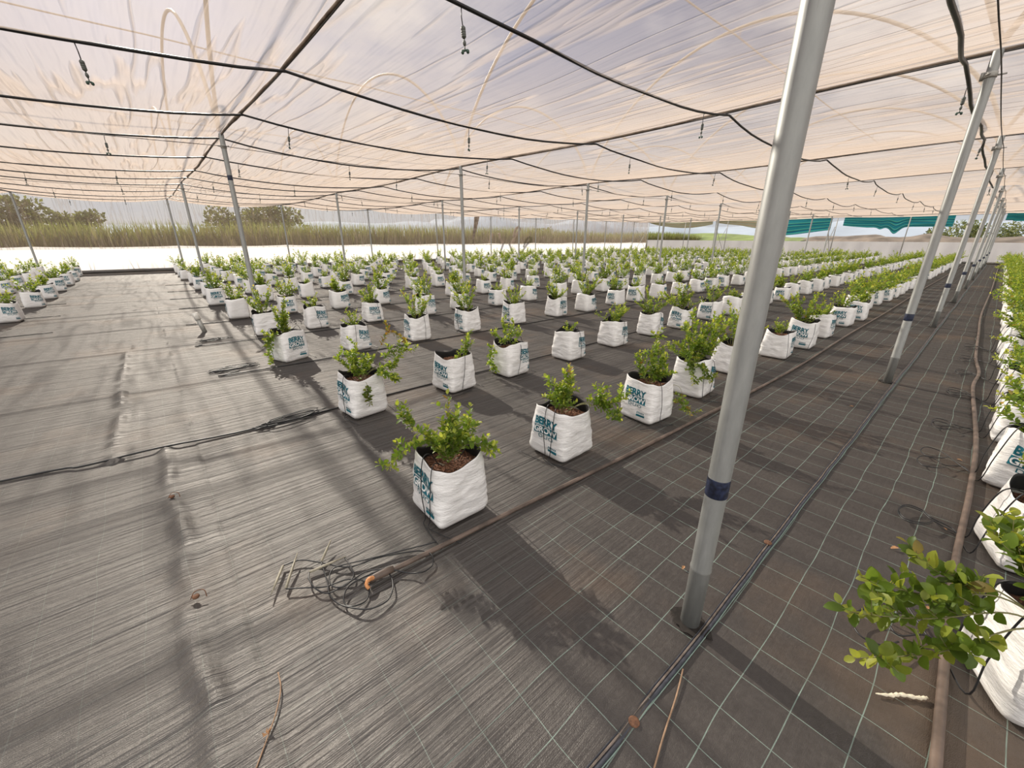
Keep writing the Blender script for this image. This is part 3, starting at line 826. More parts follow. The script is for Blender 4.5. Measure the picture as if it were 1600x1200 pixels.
CUSTOM['b'] = custom(2, [
    ([(0, 0, 0), (-.03, 0, .12), (-.07, 0, .26)], C0(5)), ([(0, 0, 0), (.02, .0, .13), (.04, .01, .25)], C0(6)), ([(0, 0, 0), (-.05, -.02, .08), (-.10, -.03, .15)], C0(4)),
    ([(0, 0, 0), (.03, .03, .16), (.06, .04, .30)], C0(2, red=0.25)), ([(0, 0, 0), (.0, -.02, .09), (.01, -.03, .17)], C0(5)),
    ([(0, 0, 0), (.13, -.02, .09), (.24, -.05, .12), (.27, -.06, .22)], C0(6, f0=0.5, sub=(.03, .08))),
    ([(0, 0, 0), (.13, -.03, .09), (.27, -.08, .10), (.42, -.10, .16)], C0(9, f0=0.5, sub=(.04, .09))),
    ([(0, 0, 0), (.14, -.04, .09), (.28, -.09, .07), (.38, -.14, .02)], C0(10, f0=0.5, sub=(.03, .08), dark=0.15))])
CUSTOM['c'] = custom(3, [
    ([(0, 0, 0), (-.04, 0, .12), (-.09, 0, .23)], C0(5)), ([(0, 0, 0), (-.10, .02, .12), (-.19, .02, .19)], C0(4)), ([(0, 0, 0), (-.02, .0, .16), (0, .02, .32)], C0(5)),
    ([(0, 0, 0), (.05, 0, .1), (.08, -.01, .2)], C0(6)), ([(0, 0, 0), (0, -.04, .07), (-.02, -.06, .13)], C0(5)), ([(0, 0, 0), (.06, .05, .10), (.10, .08, .15)], C0(4)),
    ([(0, 0, 0), (.16, .02, .12), (.28, .02, .10), (.36, 0, .22)], C0(8, f0=0.45, sub=(.03, .09))), ([(0, 0, 0), (.16, .03, .14), (.30, .04, .24), (.46, .04, .26)], C0(6, f0=0.5)),
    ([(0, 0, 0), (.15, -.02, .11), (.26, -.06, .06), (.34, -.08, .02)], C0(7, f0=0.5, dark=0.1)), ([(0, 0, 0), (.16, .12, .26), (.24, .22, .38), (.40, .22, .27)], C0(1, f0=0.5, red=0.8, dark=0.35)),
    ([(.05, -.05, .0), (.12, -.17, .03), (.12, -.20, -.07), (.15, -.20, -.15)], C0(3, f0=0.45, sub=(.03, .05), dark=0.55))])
CUSTOM['d'] = custom(4, [
    ([(0, 0, 0), (-.08, 0, .14), (-.11, 0, .30)], C0(1, red=0.1)), ([(0, 0, 0), (-.07, .02, .10), (-.09, .04, .22)], C0(3)), ([(0, 0, 0), (.02, .01, .22), (.03, .02, .46)], C0(7)),
    ([(0, 0, 0), (.0, -.02, .16), (-.02, -.02, .30)], C0(6)), ([(0, 0, 0), (.06, 0, .16), (.10, -.01, .28)], C0(5)), ([(0, 0, 0), (.05, -.03, .08), (.06, -.04, .15)], C0(5)),
    ([(0, 0, 0), (.09, -.02, .08), (.16, -.03, .11)], C0(4)), ([(.1, 0, 0), (.24, -.04, .0), (.30, -.06, -.15), (.36, -.08, -.25)], C0(6, f0=0.5, red=0.3, dark=0.2))])
CUSTOM['e'] = custom(5, [([(0, 0, 0), (a*.5, b*.5, c*.55), (a, b, c)], C0(6)) for a, b, c in
    ((-.17, 0, .42), (-.10, .02, .52), (.02, .05, .40), (.10, 0, .44), (.20, .03, .46), (.28, .05, .40), (-.22, -.04, .22), (.0, -.06, .24), (.12, -.06, .20), (-.12, -.05, .28), (.22, -.02, .26), (-.30, -.02, .18))]
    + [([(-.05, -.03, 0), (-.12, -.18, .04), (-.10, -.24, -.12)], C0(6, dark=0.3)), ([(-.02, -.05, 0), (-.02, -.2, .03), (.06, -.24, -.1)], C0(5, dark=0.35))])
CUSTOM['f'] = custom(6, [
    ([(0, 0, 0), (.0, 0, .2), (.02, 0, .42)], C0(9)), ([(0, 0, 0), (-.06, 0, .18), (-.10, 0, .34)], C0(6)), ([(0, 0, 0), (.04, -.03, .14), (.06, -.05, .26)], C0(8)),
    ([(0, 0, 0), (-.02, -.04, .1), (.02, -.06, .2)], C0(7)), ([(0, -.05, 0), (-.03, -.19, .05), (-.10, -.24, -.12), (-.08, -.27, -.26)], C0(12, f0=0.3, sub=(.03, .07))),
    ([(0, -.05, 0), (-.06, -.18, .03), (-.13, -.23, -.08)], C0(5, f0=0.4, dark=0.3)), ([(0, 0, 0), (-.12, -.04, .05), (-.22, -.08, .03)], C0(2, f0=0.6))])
CUSTOM['g'] = custom(7, [
    ([(0, 0, 0), (-.05, 0, .15), (-.08, 0, .34)], C0(7)), ([(0, 0, 0), (.02, 0, .14), (.05, .01, .30)], C0(6)), ([(0, 0, 0), (.08, .02, .10), (.14, .03, .19)], C0(2)),
    ([(0, 0, 0), (-.11, -.03, .12), (-.20, -.05, .18)], C0(5)), ([(-.03, -.03, 0), (-.17, -.12, .04), (-.20, -.14, -.12), (-.16, -.16, -.24)], C0(11, f0=0.35, sub=(.03, .08)))])
CUSTOM['h'] = custom(8, [
    ([(.08, 0, 0), (.13, .01, .12), (.15, .02, .26)], C0(3)), ([(.08, 0, 0), (.14, 0, .10), (.12, 0, .2)], C0(2)), ([(0, 0, 0), (.08, 0, .02), (.13, -.02, .06)], C0(1))])
CUSTOM['i'] = custom(9, [([(0, 0, 0), (-.01, 0, .06), (-.03, 0, .10)], C0(0, f0=0.4)), ([(0, 0, 0), (.03, 0, .07), (.04, 0, .12)], C0(0, f0=0.4)), ([(0, 0, 0), (.02, -.03, .03), (.05, -.04, .04)], C0(0))])
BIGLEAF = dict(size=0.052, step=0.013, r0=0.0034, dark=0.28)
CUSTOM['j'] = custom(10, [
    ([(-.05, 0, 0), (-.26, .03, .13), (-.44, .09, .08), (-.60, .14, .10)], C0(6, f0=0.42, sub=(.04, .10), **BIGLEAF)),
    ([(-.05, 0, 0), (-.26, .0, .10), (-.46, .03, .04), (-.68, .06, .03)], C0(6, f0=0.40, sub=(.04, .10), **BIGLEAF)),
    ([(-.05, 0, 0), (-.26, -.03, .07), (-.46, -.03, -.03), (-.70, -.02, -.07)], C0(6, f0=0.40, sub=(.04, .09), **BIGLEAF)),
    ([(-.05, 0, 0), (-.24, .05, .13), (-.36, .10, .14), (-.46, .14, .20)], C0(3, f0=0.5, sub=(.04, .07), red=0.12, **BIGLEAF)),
    ([(0, 0, 0), (-.10, .08, .12), (-.12, .16, .26)], C0(7, **BIGLEAF)), ([(0, 0, 0), (-.10, -.02, .12), (-.18, -.03, .17)], C0(3, red=0.4, **BIGLEAF)),
    ([(0, 0, 0), (.06, .02, .12), (.12, .02, .26)], C0(5, **BIGLEAF)), ([(0, 0, 0), (-.08, .12, .14), (-.10, .24, .22)], C0(6, **BIGLEAF))])
CUSTOM['k'] = custom(11, [([(0, 0, 0), (a*.5, b*.5, c*.55), (a, b, c)], C0(5, size=0.042, step=0.014, dark=0.2)) for a, b, c in
    ((-.20, -.06, .22), (-.10, -.14, .22), (-.22, .04, .26), (.02, 0, .36), (.12, .02, .30), (-.08, .06, .34), (.1, -.1, .2))])

# drip tubes with a peg in the soil
def tube_set(S, spots, seed):
    r = random.Random(seed); m = MB()
    for (a, sway) in spots:
        o = np.array((cos(a), sin(a), 0)); tn = np.array((-sin(a), cos(a), 0))
        rim = np.array(S.pt(a, 1.0)); mid = np.array(S.pt(a+sway*0.5, 0.55, 0.012)); low = np.array(S.pt(a+sway, 0.12, 0.010))
        inn = o*0.06; inn[2] = 0.298
        pts = [inn, rim*np.array((0.72, 0.72, 1))+np.array((0, 0, 0.012)), rim+o*0.008+np.array((0, 0, 0.004)), mid+o*r.uniform(0.004, 0.02), low+o*0.006, low*np.array((1.12, 1.12, 0))+np.array((0, 0, 0.006)),
               low*np.array((1.25, 1.25, 0))+tn*0.10+np.array((0, 0, 0.005)), low*np.array((1.35, 1.35, 0))+tn*0.22*r.choice((-1, 1))+np.array((0, 0, 0.006))]
        m.tube(smooth_path(pts, 7), 0.0026, 6)
        m.tube([inn+np.array((0, 0, 0.012)), inn-o*0.028+np.array((0, 0, -0.006))], [0.0036, 0.0022], 5, 1)
    return m.mesh('drip_tube', [M_TUBE, M_STAKE])

# rows: y of the bags' near edge; columns every 0.98 m
ROW_Y = [1.55, 3.21, 5.41, 7.22, 9.12, 11.30, 13.20, 15.0, 17.15, 18.95, 20.75, 22.55]
NEAR_X = {0: [.868, 1.852, 2.86, 3.74, 4.762, 5.904, 6.733, 7.73, 9.06, 9.95], 1: [1.038, 1.997, 2.749, 3.743, 4.757, 5.795, 6.65, 7.83, 8.68],
          2: [.986, 1.822, 2.746, 3.685, 4.718, 5.847, 6.734, 7.91], 3: [1.087, 1.848, 2.826]}
NEAR_Y = {0: [1.553, 1.599, 1.524, 1.546, 1.607, 1.47, 1.426, 1.43, 1.426, 1.37]}
ROWTXT = ['front row', 'second row', 'third row', 'fourth row', 'fifth row', 'sixth row', 'seventh row', 'eighth row', 'ninth row', 'tenth row', 'eleventh row', 'back row']
POTS = []     # (x, y, kind, row, col)
for r, y in enumerate(ROW_Y):
    for c in range(41):
        x = NEAR_X.get(r, [])[c] if c < len(NEAR_X.get(r, [])) else None
        yy = NEAR_Y.get(r, [])[c] if c < len(NEAR_Y.get(r, [])) else y+RNG.uniform(-.06, .06)
        if x is None: x = 0.93+0.98*c+RNG.uniform(-.07, .07)
        if x > END_X-0.9: continue
        POTS.append([x+0.157, yy+0.157, 'main', r, c])
LROW = [9.3, 11.3, 13.35, 15.0, 17.0, 18.9, 20.6, 22.9]
for r, y in enumerate(LROW):
    for c in range(6): POTS.append([-2.0-0.98*c+RNG.uniform(-.06, .06), y+0.157+RNG.uniform(-.05, .05), 'left', r, c])
for c in range(38): POTS.append([1.96+0.95*c+(RNG.uniform(-.05, .05) if c > 1 else 0), -0.48+RNG.uniform(-.012, .012), 'right', 0, c])
for r, yy in ((1, -2.3), (2, -4.0)):
    for c in range(12, 38): POTS.append([2.04+0.98*c+RNG.uniform(-.05, .05), yy+RNG.uniform(-.05, .05), 'right', r, c])
def in_view(x, y):
    d = x*fw.x+y*fw.y+(0.3-CAM_H)*fw.z
    if d < 0.3: return False
    u = (x*Rv.x+y*Rv.y)/d
    return -1.30 < u < 1.345+0.25/d+0.02
VIS = [p for p in POTS if in_view(p[0], p[1])]
VIS.sort(key=lambda p: p[0]**2+p[1]**2)
SPECIAL = {('main', 0, 0): ('a', 'white printed grow bag nearest the camera, bushy plant with drooping side clusters', 0, 0),
    ('main', 0, 1): ('b', 'white printed grow bag whose plant throws one long branch toward the next bag', 2, 0),
    ('main', 0, 2): ('d', 'white grow bag with two upright leafy shoots, third in the front row', 4, 0),
    ('main', 0, 3): ('e', 'white grow bag under a wide dense bush beside the nearest pole', 1, 1),
    ('main', 1, 0): ('c', 'white grow bag with leaf spray on its face and a reddish side branch', 0, 0),
    ('main', 1, 1): ('h', 'white grow bag with one thin shoot at its right rim, second row', 6, 0),
    ('main', 1, 2): ('g', 'white grow bag with a leafy branch drooping over its left side', 3, 1),
    ('main', 1, 3): ('i', 'white grow bag with only tiny sprigs in bare brown soil', 5, 1),
    ('main', 2, 0): ('f', 'white grow bag with a tall leafy column spilling down its printed front', 3, 1),
    ('right', 0, 0): ('j', 'white grow bag at lower right with large-leaved branches over the brown pipe', 4, 0),
    ('right', 0, 1): ('k', 'white grow bag with upright leaves, next behind the lower right one', 2, 0)}
def posword(c): return f'{ordn(c)} from the near end of the '
RANK = {}
for p in VIS: RANK.setdefault((p[2], p[3]), []).append(p[4])
for k_ in RANK: RANK[k_].sort()
def make_pot(p, n):
    x, y, kind, r, c = p; d = sqrt(x*x+y*y); rr = random.Random(n*13+5)
    key = (kind, r, c); spec = SPECIAL.get(key)
    c = RANK[(kind, r)].index(c)
    where = {'main': posword(c)+ROWTXT[r] if kind == 'main' else '', 'left': f'{ordn(c)} from the aisle in the {ordn(r)} left-block row', 'right': posword(c)+['right-hand row', 'second right-hand row', 'third right-hand row'][r if kind == 'right' else 0]}[kind]
    ps = rr.choice((0.65, 0.9, 1.05, 1.15, 1.25, 1.3)) if kind == 'main' else rr.uniform(0.9, 1.15)
    look = ('small sparse bush' if ps < 0.8 else 'tall leafy bush' if ps > 1.2 else 'green bush') if kind != 'right' else 'broad green bush'
    lab = spec[1] if spec else f'white grow bag with {look}, {where}'
    o = tag(empty('potted_berry_bush', (x, y, 0.002)), lab, 'potted plant', {'main': 'potted bushes in the main block', 'left': 'potted bushes left of the bare aisle', 'right': 'potted bushes along the right pipe'}[kind])
    hi = d < 8.5
    lib = BAG_HI if hi else BAG_LO
    if spec: bi = spec[2]*1; quarter = spec[3]; bi = bi % 8
    else:
        left_face = (kind == 'main' and ((r == 0) or (r == 1 and c < 2))) or rr.random() < 0.25
        if kind == 'right': left_face = rr.random() < 0.5
        quarter = 0 if left_face else 1
        bi = rr.randrange(len(lib)//2)*2+(0 if left_face else (1 if rr.random() < 0.75 else 0))
        if kind == 'main' and r == 0 and c in (4, 5, 7): quarter = 1
    if spec and quarter == 0: bi = (bi//2)*2
    if spec and quarter == 1: bi = (bi//2)*2+(0 if key == ('main', 2, 0) else 1)
    me, so, S = lib[bi]
    rz = quarter*pi/2+rr.uniform(-.10, .10)
    if spec: rz = quarter*pi/2+{'a': -0.02, 'b': 0.02, 'd': -0.08, 'c': 0.10, 'h': 0.12, 'f': 0.35, 'j': 0.42, 'k': 0.3}.get(spec[0], 0.05)
    sc = rr.uniform(0.95, 1.04)
    inst('bag', me, o, (0, 0, 0), rz, (sc, sc, sc*rr.uniform(0.95, 1.04)) if not spec else 1.0)
    inst('substrate', so, o, (0, 0, 0), rz, sc*0.99 if not spec else 1.0)
    if spec: f, s = CUSTOM[spec[0]]; prz = 0; ps = 1.0
    else:
        if kind == 'right': pool = PL_BIG if d < 9 else PL_BIGLO
        elif r == 0 and c > 9: pool = PL_BIGLO
        else: pool = PL_HI if d < 9 else PL_MID
        f, s = rr.choice(pool); prz = rr.uniform(0, 6.28)
    q = inst('foliage', f, o, (0, 0, 0 if ps == 1.0 else 0.28*(1-ps)), prz, ps)
    if d < 13: inst('stems', s, o, q.location, prz, ps)
    if d < 9 and kind == 'main':
        spots = {'a': [(pi*1.02, 0.12), (pi*1.16, -0.10), (-0.25, 0.15)], 'b': [(pi*1.02, 0.05), (pi*1.14, -0.1)], 'd': [(pi*1.35, 0.1), (-0.2, 0.1)], 'c': [(pi*1.12, -0.05), (-0.1, .1)], 'e': [(pi*1.25, .1), (pi*1.48, 0.1)], 'f': [(pi*.95, .1), (0.1, .1)]}.get(spec[0] if spec else '', [(rr.uniform(3.0, 5.0), rr.uniform(-.3, .3)), (rr.uniform(-.3, .4), .1)])
        inst('drip_tube', tube_set(S, spots, n), o, (0, 0, 0), 0)
    if kind == 'right' and d < 9:
        m = MB(); r2 = random.Random(n)
        for q in range(2):
            a = pi*(0.55+0.2*q+r2.uniform(-.05, .05)); o_ = np.array((cos(a), sin(a), 0)); rim = np.array(S.pt(a, 1.0))
            g0 = np.array((r2.uniform(-.15, .2), 0.365, 0.02))
            loop = [np.array((g0[0]+0.09*cos(t)-0.05, g0[1]+0.05+0.07*sin(t), 0.028+0.006*sin(t*2))) for t in np.linspace(-1.2, 4.6, 7)]
            pts = [o_*0.05+np.array((0, 0, .295)), rim*np.array((.75, .75, 1))+np.array((0, 0, .02)), rim+o_*0.02, np.array(S.pt(a, .5, 0.04)), np.array(S.pt(a, .1, 0.05))+np.array((0, 0, -.01)), np.array((0.02*q, 0.26, 0.012))]+loop
            m.tube(smooth_path(pts, 6), 0.0032, 6)
        m.obj('drip_tube', M_TUBE, o)
    return o
for n, p in enumerate(VIS[:300]): make_pot(p, n)

# the far pots beyond the nearest three hundred, as one mass
def mesh_arrays(me):
    V = np.empty(len(me.vertices)*3); me.vertices.foreach_get('co', V)
    F = [tuple(q.vertices) for q in me.polygons]; mi = [q.material_index for q in me.polygons]
    C = None
    if me.color_attributes:
        C = np.empty(len(me.vertices)*4); me.color_attributes[0].data.foreach_get('color', C); C = C.reshape(-1, 4)
    return V.reshape(-1, 3), F, mi, C
mb = MB(); AR = {}
def arr(me):
    if me.name not in AR: AR[me.name] = mesh_arrays(me)
    return AR[me.name]
def stamp(me, x, y, rz, s, moff, z=0.0):
    V, F, mi, C = arr(me); c_, s_ = cos(rz)*s, sin(rz)*s
    W_ = np.stack([V[:, 0]*c_-V[:, 1]*s_+x, V[:, 0]*s_+V[:, 1]*c_+y, V[:, 2]*s+z], -1)
    k = len(mb.m); mb.add(W_, F, 0, C if C is not None else (0.5, 0.5, 0.5, 1)); mb.m[k:] = [q+moff for q in mi]
for n, p in enumerate(VIS[300:]):
    x, y, kind, r, c = p; rr = random.Random(9000+n)
    lf = rr.random() < 0.3; me, so, S = BAG_LO[rr.randrange(3)*2+(0 if lf else 1)]
    rz = (0 if lf else pi/2)+rr.uniform(-.1, .1)
    stamp(me, x, y, rz, 1.0, 0); stamp(so, x, y, rz, 0.99, 4)
    f, s = rr.choice(PL_BIGLO if (kind == 'right' or (kind == 'main' and r == 0)) else PL_MID); ps = rr.choice((0.95, 1.1, 1.2, 1.3))
    stamp(f, x, y, rr.uniform(0, 6.28), ps, 6, 0.28*(1-ps))
if mb.n:
    tag(mb.obj('far_potted_bushes', [M_BAG, M_INK, M_INKPALE, M_INNER, M_SOIL, M_CHIP, M_LEAF]), 'mass of tiny far white bags and green bushes before the white skirts', 'potted plants', None, 'stuff')

# ------------------------------------------------------------------ pipes and litter on the ground
def ground_pipe(name, pts, r, m, label, group=None, n=10):
    mb = MB(); mb.tube(smooth_path(pts, 5), r, n); return tag(mb.obj(name, m), label, 'pipe', group)
front = [(0.50, 1.478), (0.9, 1.455), (1.358, 1.432), (2.3, 1.375), (3.298, 1.335), (4.5, 1.285), (5.772, 1.258), (7.2, 1.27), (8.592, 1.28), (12, 1.27), (18, 1.30), (25, 1.28), (32, 1.3), (39, 1.3)]
ground_pipe('irrigation_pipe', [(x, y, 0.012) for x, y in front], 0.012, M_BROWNPIPE, 'brown irrigation pipe along the front row of bags', 'ground irrigation pipes')
right = [(0.2, -0.275), (1.0, -0.268), (1.45, -0.262), (2.506, -0.238), (3.5, -0.252), (4.532, -0.245), (6.2, -0.17), (7.0, -0.19), (7.933, -0.135), (10, -0.10), (13.04, -0.06), (20, -0.10), (30, -.1), (38, -.12)]
ground_pipe('irrigation_pipe', [(x, y, 0.015) for x, y in right], 0.015, M_BROWNPIPE, 'thick brown pipe on the mat along the right-hand bags', 'ground irrigation pipes')
ground_pipe('irrigation_pipe', [(-3.5, 4.02, .006), (-0.996, 3.775, .007), (-0.614, 3.69, .007), (-0.21, 3.655, .018), (0.43, 3.59, .007), (1.9, 3.603, .007), (3.79, 3.58, .007), (8, 3.66, .007), (20, 3.65, .007), (38, 3.65, .007)], 0.007, M_BLACKPIPE, 'thin black pipe behind the second row reaching across the bare aisle', 'ground irrigation pipes', 6)
for r in range(2, 9):
    y = ROW_Y[r]-0.15 if r != 2 else 5.31
    ground_pipe('irrigation_pipe', [(0.35+0.1*(r % 3), y+0.12, .007), (0.8, y, .007), (6, y-.02, .007), (14, y+.03, .007), (26, y, .007), (38, y, .007)], 0.007, M_BLACKPIPE, f'thin black ground pipe along the {ROWTXT[r]}', 'ground irrigation pipes', 6)
for r in range(0, 3):
    y = LROW[r]+0.36
    ground_pipe('irrigation_pipe', [(-1.35-0.1*r, y, .006), (-2.4, y-.02, .006), (-6, y, .006)], 0.006, M_BLACKPIPE, f'short black pipe end by the {ordn(r)} left-block bags', 'ground irrigation pipes', 6)

# end fitting of the front pipe
fit = tag(empty('pipe_end_fitting', (0.50, 1.478, 0)), 'orange-brown taped end fitting on the front pipe', 'fitting')
mb = MB(); mb.tube([(0.06, -0.003, .0165), (0.02, 0, .018), (-0.03, 0.004, .017), (-0.055, 0.0, 0.016)], [0.0145, 0.018, 0.017, 0.012], 12); mb.obj('sleeve', M_BROWNPIPE, fit)
mb = MB(); mb.tube(smooth_path([(-0.03, 0.0, 0.02), (-0.055, -0.006, 0.032), (-0.075, -0.02, 0.026), (-0.07, -0.035, 0.012)], 5), [0.010]*8+[0.008]*8, 10); mb.obj('end_hook', M_ORANGE, fit)

# coil of drip tubing with four pegs
coil = tag(empty('drip_tube_coil', (0.4, 1.55, 0)), 'tangled black drip tubing with four pegs at the front pipe end', 'tubing')
A_ = [(.178, 1.835), (.249, 1.816), (.314, 1.744), (.406, 1.623), (.531, 1.588), (.644, 1.546), (.722, 1.496), (.738, 1.432), (.713, 1.383), (.668, 1.371), (.636, 1.373), (.605, 1.405), (.545, 1.477), (.464, 1.541), (.371, 1.53), (.29, 1.536), (.253, 1.586), (.245, 1.662), (.259, 1.709)]
B_ = [(.154, 1.676), (.224, 1.625), (.292, 1.584), (.367, 1.557), (.422, 1.51), (.431, 1.446), (.396, 1.397), (.347, 1.392), (.322, 1.426), (.332, 1.474), (.374, 1.513), (.454, 1.516), (.522, 1.497), (.532, 1.438), (.505, 1.368), (.461, 1.332), (.392, 1.334), (.343, 1.38), (.303, 1.455), (.289, 1.532), (.304, 1.602), (.32, 1.74)]
C_ = [(.414, 1.689), (.414, 1.605), (.402, 1.551), (.354, 1.521), (.315, 1.551), (.313, 1.604), (.343, 1.652), (.386, 1.65), (.5, 1.60), (.66, 1.545), (.80, 1.49)]
mb = MB(); rr = random.Random(3)
for P, zb in ((A_, .011), (B_, .008), (C_, .014)):
    mb.tube(smooth_path([(x-.4, y-1.55, zb+rr.uniform(-.003, .010)) for x, y in P], 7), 0.0033, 7)
mb.obj('tubing', M_TUBE, coil)
for (a, b, up) in (((.178, 1.835), (.094, 1.679), .006), ((.154, 1.684), (.248, 1.855), .020), ((.319, 1.74), (.40, 1.835), .026), ((.257, 1.712), (.42, 1.69), .012)):
    a = np.array((a[0]-.4, a[1]-1.55, .012)); b = np.array((b[0]-.4, b[1]-1.55, .010+up))
    mb = MB(); mb.tube([a, a+(b-a)*.08, a+(b-a)*.55, b], [0.0052, 0.0062, 0.0058, 0.0018], 7); mb.obj('peg', M_STAKE, coil)
def bundle(cx, cy, seed, label, s=1.0):
    o = tag(empty('drip_tube_coil', (cx, cy, 0)), label, 'tubing', 'spare tubing bundles at row ends'); rr = random.Random(seed); mb = MB()
    for q in range(5):
        ph = rr.uniform(0, 6); L = rr.uniform(.16, .27)*s; Wd = rr.uniform(.03, .07)*s; ox, oy = rr.uniform(-.06, .06), rr.uniform(-.03, .03)
        mb.tube(smooth_path([(ox+L*cos(t+ph*.1), oy+Wd*sin(t)+0.3*L*cos(t)*rr.uniform(.1, .4), .009+.006*q+0.006*sin(2*t+ph)) for t in np.linspace(0, 5.9, 9)], 5), 0.0036, 6)
    mb.obj('tubing', M_TUBE, o)
    mb = MB()
    for q in range(3):
        a = rr.uniform(2.6, 3.6); x, y = -.16*s+rr.uniform(-.04, .02), rr.uniform(-.06, .02)
        mb.tube([(x, y, .02), (x+.13*cos(a), y+.13*sin(a), .012)], [.006, .002], 6)
    mb.obj('pegs', M_TUBE, o)
bundle(.66, 3.60, 1, 'dark bundle of drip tubing beside the second row pipe end')
bundle(.55, 5.55, 2, 'dark bundle of drip tubing beside the third row pipe end', .85)
bundle(.55, 7.40, 5, 'small dark bundle of tubing at the fourth row end', .7)

# short stake with a white cap on the bare aisle
st = tag(empty('marker_post', (0.50, 8.223, 0)), 'short grey pipe stub with white cap standing in the bare aisle', 'post')
mb = MB(); mb.tube([(0, 0, -.01), (-.05, .06, .22)], .033, 14); mb.obj('pipe', M_GALV2, st)
mb = MB(); mb.tube([(-.043, .052, .19), (-.064, .077, .29), (-.066, .079, .30)], [.042, .044, .036], 14); mb.obj('cap', M_WHITECAP, st)

# twigs, husk, leaves, fixing pins
def litter(name, pts, r, m, label, cat):
    mb = MB(); mb.tube(smooth_path(pts, 6), r, 6); return tag(mb.obj(name, m), label, cat)
litter('dry_twig', [(.038, 1.306, .004), (.031, 1.237, .006), (.001, 1.165, .006), (-.032, 1.111, .006), (-.085, 1.03, .005)], 0.0024, M_TWIG, 'thin dry twig on the mat at lower left', 'twig')
mb = MB(); rr = random.Random(4)
for q in range(5):
    a = rr.uniform(0, 6.28); mb.add([(-.032, 1.111, .010), (-.032+.018*cos(a), 1.111+.018*sin(a), .016), (-.032+.014*cos(a+.5), 1.111+.014*sin(a+.5), .006)], [(0, 1, 2)])
tag(mb.obj('dry_leaf', M_DRYLEAF), 'scrap of orange dry leaf caught on the lower left twig', 'leaf', 'dry leaf scraps')
litter('dry_twig', [(1.14, .364, .007), (1.035, .334, .005), (.921, .308, .005), (.804, .278, .005), (.70, .25, .005)], 0.0026, M_TWIG, 'thin straight dry twig right of the hem at bottom', 'twig')
mb = MB(); P = smooth_path([(1.56, -.108, .006), (1.59, -.142, .007), (1.62, -.165, .007), (1.65, -.205, .007), (1.675, -.225, .006)], 6)
mb.tube(P, [0.002+0.0052*min(1, 4*i/len(P))*(1-max(0, i/len(P)-.85)*4)*(0.75+.35*sin(i*2.1)) for i in range(len(P))], 8)
tag(mb.obj('pale_husk', M_POD), 'pale knobbly husk lying on the mat by the right pipe', 'husk')
LE = [(2.526, -.032, .018, 'curled orange dry leaf alone in the right aisle'), (4.648, .543, .016, 'brown dry leaf near the foot of the second aisle pole'), (2.31, -.205, .016, 'brown leaf scrap against the right pipe nearest the camera'),
      (2.927, -.185, .014, 'small dry leaf beside the right pipe near the printed bag'), (4.02, -.185, .014, 'tiny dry leaf beside the right pipe further along'), (2.165, -.185, .015, 'curved brown leaf scrap by the right pipe above the husk'), (1.60, .60, .012, 'small brown leaf scrap in front of the nearest pole')]
for x, y, s, lab in LE:
    rr = random.Random(int(x*1000)); mb = MB(); V = []
    for i in range(6):
        t = i/5; w = s*.55*sin(pi*(.08+.84*t))
        for j in (-1, 0, 1): V.append((s*2*(t-.5), w*j, .003+abs(j)*s*.35*sin(pi*t)+s*.25*t))
    mb.add(V, [(i*3+j, i*3+3+j, i*3+4+j, i*3+1+j) for i in range(5) for j in (0, 1)])
    o = mb.obj('dry_leaf', M_DRYLEAF, None, (x, y, .002), rr.uniform(0, 6)); tag(o, lab, 'leaf', 'dry leaf scraps')
for x, y, lab in ((.86, .384, 'rusty round pin on the hem at the bottom'), (2.085, .399, 'rusty round pin on the hem right of the nearest pole'), (-.148, 1.879, 'rusty wire pin in the puckered left seam, lower'), (-.181, 2.845, 'rusty wire pin in the puckered left seam, upper')):
    mb = MB(); mb.lathe([(.017, .004), (.018, .009), (.014, .013), (.004, .0145)] if x > 0 else [(.010, .012), (.014, .018), (.012, .024), (.003, .026)], 14)
    if x < 0: mb.tube(smooth_path([(-.02, .0, .014), (0, .02, .03), (.03, .01, .028), (.035, -.02, .012)], 5), .002, 5)
    tag(mb.obj('fixing_pin', M_RUST, None, (x, y, 0)), lab, 'pin', 'rusty fixing pins')

# ------------------------------------------------------------------ end wall: rolled curtains, posts with braces
def curtain_mat(name, cols, tl):
    t = NT(name); sep = t.n('SeparateXYZ', {0: t.n('TexCoord').outputs['Object']})
    w = t.noise(t.coord((1, 0.25, 1)), 1.0, 3)
    s = t.math('FRACT', t.math('ADD', t.math('MULTIPLY', t.n('Attribute', attribute_name='tint').outputs['Fac'], 1.0), t.math('MULTIPLY', w, 0.35)))
    st = [(i/len(cols), c) for i, c in enumerate(cols)]
    nd = t.n('ValToRGB', {0: s}); nd.color_ramp.interpolation = 'CONSTANT'; e = nd.color_ramp.elements
    while len(e) < len(st): e.new(.5)
    for k, (p, c) in enumerate(st): e[k].position = p; e[k].color = c+(1,)
    d = t.bsdf(Base_Color=nd.outputs[0], Roughness=0.7); tr = t.n('BsdfTranslucent', {'Color': nd.outputs[0]}).outputs[0]
    return t.done(t.n('MixShader', {0: tl, 1: d, 2: tr}).outputs[0])
TEALS = [(.06, .55, .56), (.02, .25, .42), (.16, .66, .52), (.05, .58, .64), (.02, .18, .36), (.10, .56, .42), (.14, .72, .70), (.02, .36, .50)]
CREAMS = [(.94, .86, .62), (.95, .90, .72), (.55, .72, .50), (.95, .90, .68), (.95, .70, .42), (.95, .87, .66), (.70, .80, .60), (.95, .90, .74)]
M_TEAL = curtain_mat('teal_striped_cloth', TEALS, 0.5); M_CREAM = curtain_mat('cream_striped_cloth', CREAMS, 0.75)
